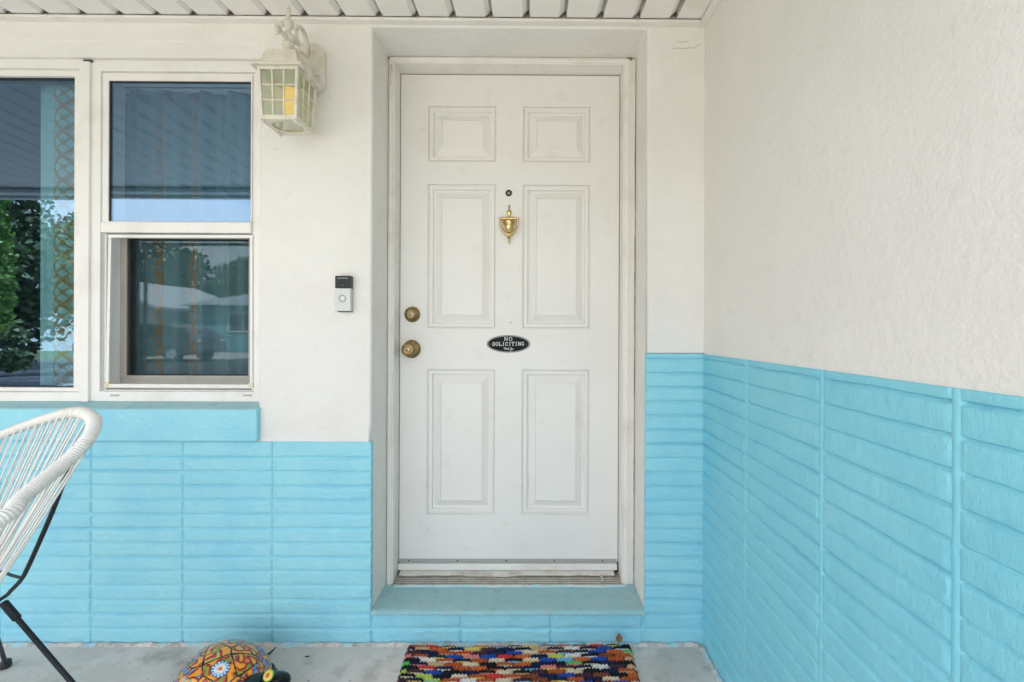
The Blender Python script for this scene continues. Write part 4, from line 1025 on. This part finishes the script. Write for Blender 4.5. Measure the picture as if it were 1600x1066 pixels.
mb.add(vs, [(k*nu+j, k*nu+(j+1) % nu, (k+1)*nu+(j+1) % nu, (k+1)*nu+j) for k in range(nv) for j in range(nu)])
glz = attr_mat('painted_glaze', .18, bumps=[(60, .2, .002, 2)], coat=.6)
mb.build('shell', glz, tt, smooth=True, cols=cols)
mb = MB(); vs = []; prof_ = [(1.0, .036), (1.06, .034), (1.10, .026), (1.07, .018), (.98, .016), (.6, .015)]; cols = []
for (f_, z) in prof_:
    for j in range(nu):
        ph = 2*math.pi*j/nu; sc2 = 1+.02*math.cos(ph*14)*(f_ > 1); x, y = rotp(math.cos(ph)*sa*f_*sc2, math.sin(ph)*sb*f_*sc2); vs.append((x, y, z)); cols.append(pal['g'] if math.sin(ph*14) > .2 else pal['O'] if math.sin(ph*14) > -.5 else pal['k'])
mb.add(vs, [(k*nu+j, (k+1)*nu+j, (k+1)*nu+(j+1) % nu, k*nu+(j+1) % nu) for k in range(len(prof_)-1) for j in range(nu)])
mb.build('shell_rim', glz, tt, smooth=True, cols=cols)
def blob(name, chain, rad, parent=tt, paint=None):
    P = catmull([Vector((*rotp(x, y), z)) for x, y, z in chain], False, 10); rs = []
    for k in range(len(P)):
        t = k/10; i_ = min(int(t), len(rad)-2); rs.append(rad[i_]+(rad[i_+1]-rad[i_])*(t-i_))
    mb = MB(); mb.tube(P, rs, 28)
    return mb.build(name, M['black_glaze'], parent, smooth=True)
M['black_glaze'] = mat('black_glaze', (.009, .010, .012), .22, spec=.3)
def blobw(name, pts, rad, parent=tt):
    P = catmull([Vector(p) for p in pts], False, 10); rs = []
    for k in range(len(P)):
        t = k/10; i_ = min(int(t), len(rad)-2); rs.append(rad[i_]+(rad[i_+1]-rad[i_])*(t-i_))
    mb = MB(); mb.tube(P, rs, 30); return mb.build(name, M['black_glaze'], parent, smooth=True)
# blunt head low in front of the shell, and the front flipper reaching right
hc = atd(385, 1097, 1.335)
hd = blobw('head', [hc+Vector((-.03, .10, -.01)), hc+Vector((-.015, .05, .0)), hc, hc+Vector((.008, -.030, -.006)), hc+Vector((.012, -.050, -.012)), hc+Vector((.013, -.058, -.014))], [.034, .042, .049, .043, .024, .004])
mb = MB(); cols = []; rnd_ = random.Random(4)
for k in range(26):
    a = math.pi*(.05+.9*k/25); dvec = Vector((.75*math.cos(a)+.05, -.62, .62*math.sin(a)+.10+.05*math.sin(k*2))).normalized(); c_ = hc+Vector((0, -.002, -.001))+dvec*.0487
    mb.ellipsoid(c_, (.0052, .0022, .0038), 8, 6); cols += [pal['w' if k % 3 else 'p']]*(8*7)
mb.build('painted_petals', glz, hd, smooth=True, cols=cols)
f0 = atd(398, 1078, 1.40); f1 = atd(420, 1070, 1.385); f2 = atd(436, 1068, 1.37); f3 = atd(444, 1069, 1.365); f4 = atd(447.5, 1070, 1.362)
fl = blobw('front_flipper', [f0, f1, f2, f3, f4], [.036, .033, .031, .026, .006])
ex = atd(417, 1056, 1.342); mb = MB(); cols = []
mb.lathe([(.0150, -.006), (.0145, .0005), (.0110, .0020), (.0085, .0028), (.0045, .0034), (.0003, .0036)], ex+Vector((0, .006, -.004)), Vector((-.1, -.75, .65)), 22)
for c_ in ['l', 'l', 'y', 'y', 'r', 'r']: cols += [pal[c_]]*22
mb.build('painted_ring', glz, fl, smooth=True, cols=cols)
blob('front_leg', [(.060, .060, .035), (.080, .080, .030), (.090, .09, .010), (.092, .092, .001)], [.024, .024, .022, .02])
blob('rear_leg', [(-.080, -.075, .035), (-.115, -.100, .030), (-.125, -.110, .001)], [.028, .028, .02]); blob('rear_leg', [(-.080, .075, .035), (-.115, .100, .030), (-.125, .110, .001)], [.028, .028, .02])

# ------------------------------------------------------------------ woven doormat
c0 = atd(637, 1003, 1.63); c1 = atd(985.5, 1003, 1.63); b0 = at(627, 1066, -.209); b1 = at(998, 1066, -.209)
mat_cols = {'rust': (.40, .085, .025), 'rust2': (.50, .12, .035), 'navy': (.012, .018, .06), 'blue': (.02, .07, .33), 'black': (.010, .012, .016), 'cream': (.62, .52, .38), 'pink': (.62, .20, .20), 'sky': (.16, .42, .60), 'yellow': (.65, .50, .12), 'green': (.10, .42, .10), 'tan': (.52, .34, .20), 'plum': (.06, .025, .04), 'white': (.66, .64, .60), 'orange': (.70, .25, .05), 'lime': (.40, .52, .10), 'teal': (.06, .30, .34), 'red': (.52, .04, .03), 'magenta': (.55, .06, .20), 'brown': (.20, .06, .03)}
mx0, mx1, my1 = (c0.x+b0.x)/2, (c1.x+b1.x)/2, -.022; MD = .50
RP = .0178; nrow = int(MD/RP); CW = (mx1-mx0)/13.6
random.seed(21)
cells = {}
dark = ['rust', 'rust2', 'navy', 'black', 'blue', 'plum', 'black', 'rust', 'navy', 'navy']; light = ['cream', 'pink', 'sky', 'yellow', 'green', 'tan', 'white', 'white', 'cream', 'lime', 'magenta', 'cream']
for r in range(nrow+1):
    for c in range(-1, 17):
        b_ = random.choice(dark) if (c+r) % 2 == 0 or random.random() < .42 else random.choice(light+['blue', 'plum', 'brown', 'red'])
        e = random.choice(['cream', 'white', 'tan', 'yellow', 'pink', 'cream', 'sky', b_]) if random.random() < .5 else b_
        while (r, c-1) in cells and cells[r, c-1][0] == b_: b_ = random.choice(dark+light)
        cells[r, c] = (b_, b_, e)
NX, NSUB = 500, 12
vs = []; cols = []; NYR = nrow*NSUB
skew = .012
for j in range(NYR+1):
    yv = j/NSUB; r = min(int(yv), nrow-1); fr_ = yv-r
    for i_ in range(NX+1):
        s_ = i_/NX; xx = (mx1-mx0)*s_
        off = (.5*CW if r % 2 else 0)+.05*CW*noise.noise(Vector((r*3.1, 0, 0)))
        cu = (xx+off)/CW; c = int(cu); ph = cu-c
        wave = .15*math.sin(2*math.pi*cu*5)
        f3 = (fr_*3+wave*.9); st = max(0, min(2, int(max(0, f3))))
        q = f3-st; q = max(0, min(1, q))
        h = .0075+.0062*math.sqrt(max(0, 1-(2*q-1)**2))+.0028*math.sin(2*math.pi*cu*5+st*1.2)*.5
        h *= (.30+.70*min(1, min(ph, 1-ph)*10))
        h += .0015*noise.noise(Vector((xx*30, yv*.6, 0)))+.004*max(0, 1-fr_*1.0)*.5
        edge = min(1, min(s_, 1-s_)*70, (j/NSUB)*1.6+.15, (NYR-j)/NSUB*1.6+.15); h = h*edge**.6
        xw = mx0+xx+.0035*noise.noise(Vector((yv*1.2, s_ > .5, 2)))*(1 if s_ < .02 or s_ > .98 else 0)
        t = yv/nrow; xl_ = .0; tw = (b0.x-c0.x)*(t*MD/.187)*0
        x_final = c0.x+(c1.x-c0.x)*s_+((b0.x-c0.x)*(1-s_)+(b1.x-c1.x)*s_)*(t*MD/.187)*.35+(xw-mx0-xx)
        vs.append((x_final, my1-t*MD-.004*math.sin(s_*5)+.002*noise.noise(Vector((s_*9, 0, 0))), .0012+h))
        seam = .22 if q < .16 and st == 0 else 1
        base_ = [seam*v_ for v_ in mat_cols[cells[r, c][st]]]; g_ = 1+.35*noise.noise(Vector((xx*160, yv*4, 0)))
        cols.append(tuple(max(0, v*g_) for v in base_))
fs = [(j*(NX+1)+i_+1, j*(NX+1)+i_, (j+1)*(NX+1)+i_, (j+1)*(NX+1)+i_+1) for j in range(NYR) for i_ in range(NX)]
nb = NX+1; base = len(vs)
ring_ = [i_ for i_ in range(nb)]+[k*nb+NX for k in range(1, NYR+1)]+[NYR*nb+i_ for i_ in range(NX-1, -1, -1)]+[k*nb for k in range(NYR-1, 0, -1)]
for q in ring_: vs.append((vs[q][0], vs[q][1], .0006)); cols.append(cols[q])
m_ = len(ring_)
fs += [(ring_[q], ring_[(q+1) % m_], base+(q+1) % m_, base+q) for q in range(m_)]
mb = MB(); mb.add(vs, fs)
dm = mb.build('doormat', attr_mat('woven_rags', .9, bumps=[(420, .5, .002, 3)], spec=.2), smooth=True, cols=cols)
tag(dm, 'chunky woven rag doormat in many colours, on the floor before the door', 'doormat')

# ------------------------------------------------------------------ leaf and twig
lp = at(967.5, 1001, -.035); 
lf = thing('dry_leaf', (lp.x, lp.y, .02), 'curled dry brown leaf standing at the back right corner of the doormat', 'leaf')
mb = MB(); vs = []; L_ = .030
ol = [(0, 0, .001), (.10, .0060, .0), (.3, .0105, .002), (.55, .0115, .003), (.75, .0075, .001), (.9, .0040, -.001), (1, .0004, -.002)]
for (t, wv, cv) in ol:
    z = lp.z-.006+t*L_; y = lp.y+.004*math.sin(t*2.5)
    vs += [(lp.x-wv, y-.003-cv, z), (lp.x-wv*.4, y+.001, z+.001), (lp.x+wv*.4, y+.001, z+.0005), (lp.x+wv, y-.004, z-.001)]
mb.add(vs, [(k*4+j, k*4+j+1, (k+1)*4+j+1, (k+1)*4+j) for k in range(len(ol)-1) for j in range(3)])
o_ = mb.build('blade', M['leaf_dry'], lf, smooth=True); o_.modifiers.new('t', 'SOLIDIFY').thickness = .0008
mb = MB(); mb.tube([(lp.x, lp.y, lp.z-.004), (lp.x-.002, lp.y-.004, .018)], .0009, 6); mb.build('stalk', M['twig'], lf)
tp0 = at(417, 1024, -.07); g0 = CAM_LOC+ray(417, 1025)*(1.135/-ray(417, 1025).z); g1 = CAM_LOC+ray(432, 1013)*(1.128/-ray(432, 1013).z)
mb = MB(); gm = g0.lerp(g1, .5)+Vector((.003, -.004, .006)); g0.z = .003; g1.z = .012
mb.tube([g0, gm, g1], [.0042, .0032, .0010], 7); tag(mb.build('twig', M['twig'], smooth=True), 'little dark twig lying on the concrete behind the painted turtle', 'twig')
random.seed(5)
for k, (px, py, lb) in enumerate([(480, 1026, 'small dark crumb of dirt on the concrete between turtle and doormat')]):
    d = ray(px, py); p = CAM_LOC+d*(1.134/-d.z); mb = MB(); mb.ellipsoid((p.x, p.y, .0015), (.009, .003, .0018), 8, 5); tag(mb.build('dirt_crumb', M['twig'], smooth=True), lb, 'dirt')

# ------------------------------------------------------------------ the street side (seen reflected in the panes)
mb = MB(); mb.box(-400, 400, -400, 400, -1.2, -.16); tag(mb.build('lawn', M['grass']), kind='structure')
mb = MB(); mb.box(-13, -5.0, -9.5, 400 if False else -1.96, -.2, -.150); 
mb = MB(); mb.box(-60, 60, -17.0, -10.5, -.3, -.135); tag(mb.build('street', M['asphalt']), kind='structure')
mb = MB(); mb.box(-7.5, 4.0, -6.2, -1.96, -.3, -.125); mb.box(-2.5, 2.0, -10.49, -6.2005, -.3, -.127); tag(mb.build('bounce_path', M['drive']), kind='structure')  # unseen paving, widened to bounce warm sunlight into the porch
mb = MB(); mb.box(-13.8, -9.0, -10.49, -3.0, -.3, -.129); mb.box(-17.5, -13.0, -24.0, -17.01, -.3, -.125); tag(mb.build('driveway', M['drive']), kind='structure')

def house(name, label, x0, x1, y, h, dep, wallc, roofc, gable=False, wins=()):
    b = thing(name, ((x0+x1)/2, y-dep/2, -.1), label, 'house')
    mb = MB(); mb.box(x0, x1, y-dep, y, -.16, h); 
    if gable: mb.add([(x0, y, h), (x1, y, h), ((x0+x1)/2, y, h+1.6)], [(0, 1, 2)])
    mb.build('wall', mat(name+'_wall', wallc, .8), b)
    mb = MB(); e = .45
    if gable:
        xm = (x0+x1)/2; zt_ = h+1.6
        mb.hexa([(x0-e, y+e, h-.25), (xm, y+e, zt_), (xm, y-dep-e, zt_), (x0-e, y-dep-e, h-.25)], [(x0-e, y+e, h-.05), (xm, y+e, zt_+.2), (xm, y-dep-e, zt_+.2), (x0-e, y-dep-e, h-.05)])
        mb.hexa([(xm, y+e, zt_), (x1+e, y+e, h-.25), (x1+e, y-dep-e, h-.25), (xm, y-dep-e, zt_)], [(xm, y+e, zt_+.2), (x1+e, y+e, h-.05), (x1+e, y-dep-e, h-.05), (xm, y-dep-e, zt_+.2)])
    else:
        mb.add([(x0-e, y+e, h+.001), (x1+e, y+e, h+.001), (x1+e, y-dep-e, h+.001), (x0-e, y-dep-e, h+.001), (x0+2.2, y-dep/2, h+1.15), (x1-2.2, y-dep/2, h+1.15)], [(0, 1, 5, 4), (1, 2, 5), (2, 3, 4, 5), (3, 0, 4), (3, 2, 1, 0)])
    mb.build('roof', mat(name+'_roof', roofc, .9), b)
    for (wx, wz, ww, wh) in wins:
        mb = MB(); mb.frame((wx-ww/2-.08, wx+ww/2+.08, wz-wh/2-.08, wz+wh/2+.08), (wx-ww/2, wx+ww/2, wz-wh/2, wz+wh/2), y-.02, y+.05); mb.box(wx-.03, wx+.03, y-.02, y+.045, wz-wh/2+.001, wz+wh/2-.001)
        wn = mb.build('window', M['trim'], b); mb = MB(); mb.box(wx-ww/2, wx+ww/2, y-.01, y+.005, wz-wh/2, wz+wh/2); mb.build('pane', mat('house_pane', (.05, .09, .11), .1), wn)
    return b
house('blue_house', 'pale blue bungalow across the street with a wide white-framed window', -20.6, -9.0, -25.5, 2.55, 8, (.22, .42, .48), (.30, .32, .34), wins=((-17.3, 1.55, 1.7, 1.0), (-12.3, 1.5, 1.8, 1.1)))
house('white_house', 'white gabled house across the street beside the blue bungalow', -31.5, -22.2, -25.0, 2.5, 9, (.72, .71, .70), (.55, .55, .56), gable=True, wins=((-24.6, 1.5, 1.2, 1.1),))

# parked van-like car
def car():
    x0, y0 = -15.1, -16.4; L_ = 4.6; Wd = 1.8
    c = thing('parked_car', (x0, y0, -.13), 'dark grey hatchback parked along the street before the houses', 'car')
    prof_ = [(-2.3, .35), (-2.28, .75), (-2.1, .92), (-1.25, 1.02), (-.65, 1.45), (.9, 1.50), (1.75, 1.30), (2.15, .98), (2.28, .80), (2.3, .38), (1.9, .28), (-1.9, .28)]
    mb = MB(); vs = []
    for sy_ in (-1, 1):
        for (x, z) in prof_: vs.append((x0+x, y0+sy_*Wd/2*(1 if z < 1.05 else .78), z-.13))
    n = len(prof_); fs = [(k, (k+1) % n, n+(k+1) % n, n+k) for k in range(n)]+[tuple(range(n)), tuple(reversed(range(n, 2*n)))]
    mb.add(vs, fs); mb.build('body', mat('car_paint', (.10, .11, .12), .3, metal=.4, coat=.5), c, bevel=.05, merge=True)
    for sy_ in (-1, 1):
        mb = MB(); q = [(-1.1, 1.03), (1.6, 1.03), (1.45, 1.28), (.85, 1.42), (-.6, 1.40)]
        ya = y0+sy_*(Wd/2*.92); yb = y0+sy_*(Wd/2*.80)
        mb.add([(x0+x, (ya if z < 1.1 else yb)+sy_*.012, z-.13) for x, z in q], [tuple(range(5))]); mb.build('side_window', M['black'], c)
    for wx in (-1.45, 1.4):
        for sy_ in (-1, 1):
            mb = MB(); mb.lathe([(.33, -.11), (.33, .09), (.29, .11), (.20, .09), (.0, .09)], (x0+wx, y0+sy_*(Wd/2-.05), .2), (0, sy_, 0), 28); wl = mb.build('wheel', M['matt_black'], c, smooth='auto')
            mb = MB(); mb.lathe([(.20, .085), (.19, .115), (.05, .10), (.0, .11)], (x0+wx, y0+sy_*(Wd/2-.05), .2), (0, sy_, 0), 20); mb.build('rim', M['silver'], wl, smooth='auto')
    for sy_ in (-1, 1):
        mb = MB(); mb.ellipsoid((x0+2.22, y0+sy_*.65, .67), (.08, .17, .08), 12, 8); mb.build('headlight', M['silver'], c, smooth=True)
car()

def tree(name, label, cat, x, y, z0, z1, rad, leafm, n, leaf, trunk_r=.16, flat=.8, seed=0, cone=False, group=None, base=-.16):
    rnd = random.Random(seed); t = thing(name, (x, y, base), label, cat, group)
    mb = MB(); zc_ = (z0+z1)/2
    top = z0+(z1-z0)*.6
    mb.tube([(x, y, base-.05), (x+.05, y, (base+top)/2), (x-.05, y+.05, top)], [trunk_r, trunk_r*.75, trunk_r*.3], 9)
    cl = []
    for k in range(26 if not cone else 60):
        if cone:
            f_ = k/60; rr_ = rad*(.35+.65*math.sin(math.pi*min(1, (1-f_)*.62+.25)))*(1-f_*.55); a = k*2.4; cl.append(((x+.55*rr_*math.cos(a), y+.55*rr_*math.sin(a), z0+(z1-z0)*f_), rr_*.60))
        else:
            while True:
                q = Vector((rnd.uniform(-1, 1), rnd.uniform(-1, 1), rnd.uniform(-1, 1)))
                if .25 < q.length < 1: break
            cl.append(((x+q.x*rad*.78, y+q.y*rad*.78, zc_+q.z*(z1-z0)/2*.8), rad*rnd.uniform(.22, .42)))
    if not cone:
        for (c, r) in cl[:9]: mb.tube([(x, y, base+(zc_-base)*.75), ((x+c[0])/2, (y+c[1])/2, (zc_*.75+c[2])/2), c], [trunk_r*.5, trunk_r*.3, .02], 6)
    mb.build('trunk', M['bark'], t, smooth=True)
    mb = MB()
    for k in range(n):
        c, r = rnd.choice(cl)
        q = Vector((rnd.gauss(0, 1), rnd.gauss(0, 1), rnd.gauss(0, 1))).normalized()*r*rnd.uniform(.45, 1.05); p = Vector(c)+Vector((q.x, q.y, q.z*flat))
        d = Vector((rnd.gauss(0, 1), rnd.gauss(0, 1), rnd.gauss(0, .7))).normalized()*leaf*rnd.uniform(.6, 1.3); e = d.orthogonal().normalized(); e.rotate(Matrix.Rotation(rnd.uniform(0, 6.28), 3, d)); e *= leaf*.38
        mb.add([p-d*.5, p+e, p+d*.5, p-e], [(0, 1, 2, 3)])
    mb.build('crown', leafm, t); return t
G = 'trees across the street'
for k, (x, y, z0, z1, r, mm, lab) in enumerate([(-33, -37, 2, 9.5, 5.0, 'leaf_dark', 'broad dark tree behind the white house'), (-25, -39, 2, 7.4, 4.2, 'leaf_mid', 'lower green tree between the white and blue houses'), (-18.5, -37, 2, 8.2, 4.0, 'leaf_dark', 'dark tree rising behind the blue house roof'), (-12, -37, 2, 7.6, 4.4, 'leaf_mid', 'round green tree behind the far end of the blue house')]):
    tree('street_tree', lab, 'tree', x, y, z0, z1, r, M[mm], 7000, .42, .3, seed=k+3, group=G)
for k, (x, y, z0, z1, r, lab) in enumerate([(-10.2, -6.2, .2, 4.6, 1.9, 'dark bushy tree beside the driveway, nearest the house'), (-12.3, -8.6, .0, 5.6, 2.3, 'tall dark bushy tree behind the nearest one by the driveway'), (-13.2, -6.3, .0, 4.2, 2.2, 'spreading dark shrub farthest left beside the driveway'), (-17.5, -11.5, .2, 6.5, 3.0, 'big loose tree beyond the driveway shrubs')]):
    tree('garden_tree', lab, 'tree', x, y, z0, z1, r, M['leaf_dark'], 11000, .16, .10, seed=k+13, group='trees beside the driveway')
tree('young_conifer', 'small bright green conifer standing on the lawn near the porch', 'conifer', -6.0, -3.3, 1.15, 2.75, .25, M['leaf_bright'], 9000, .05, .03, seed=31, cone=True)
# flowering shrub
sh_ = tree('flowering_shrub', 'low shrub with a few dark red blossoms under the driveway trees', 'shrub', -8.6, -5.0, -.1, 1.5, .95, M['leaf_mid'], 5000, .09, .03, seed=40)
mb = MB(); rnd = random.Random(3)
for k in range(24): mb.ellipsoid((-8.6+rnd.uniform(-.8, .8), -4.5+rnd.uniform(-.4, .3), rnd.uniform(.3, 1.5)), (.05, .05, .05), 7, 5)
mb.build('blossom', M['flower_red'], sh_, smooth=True)
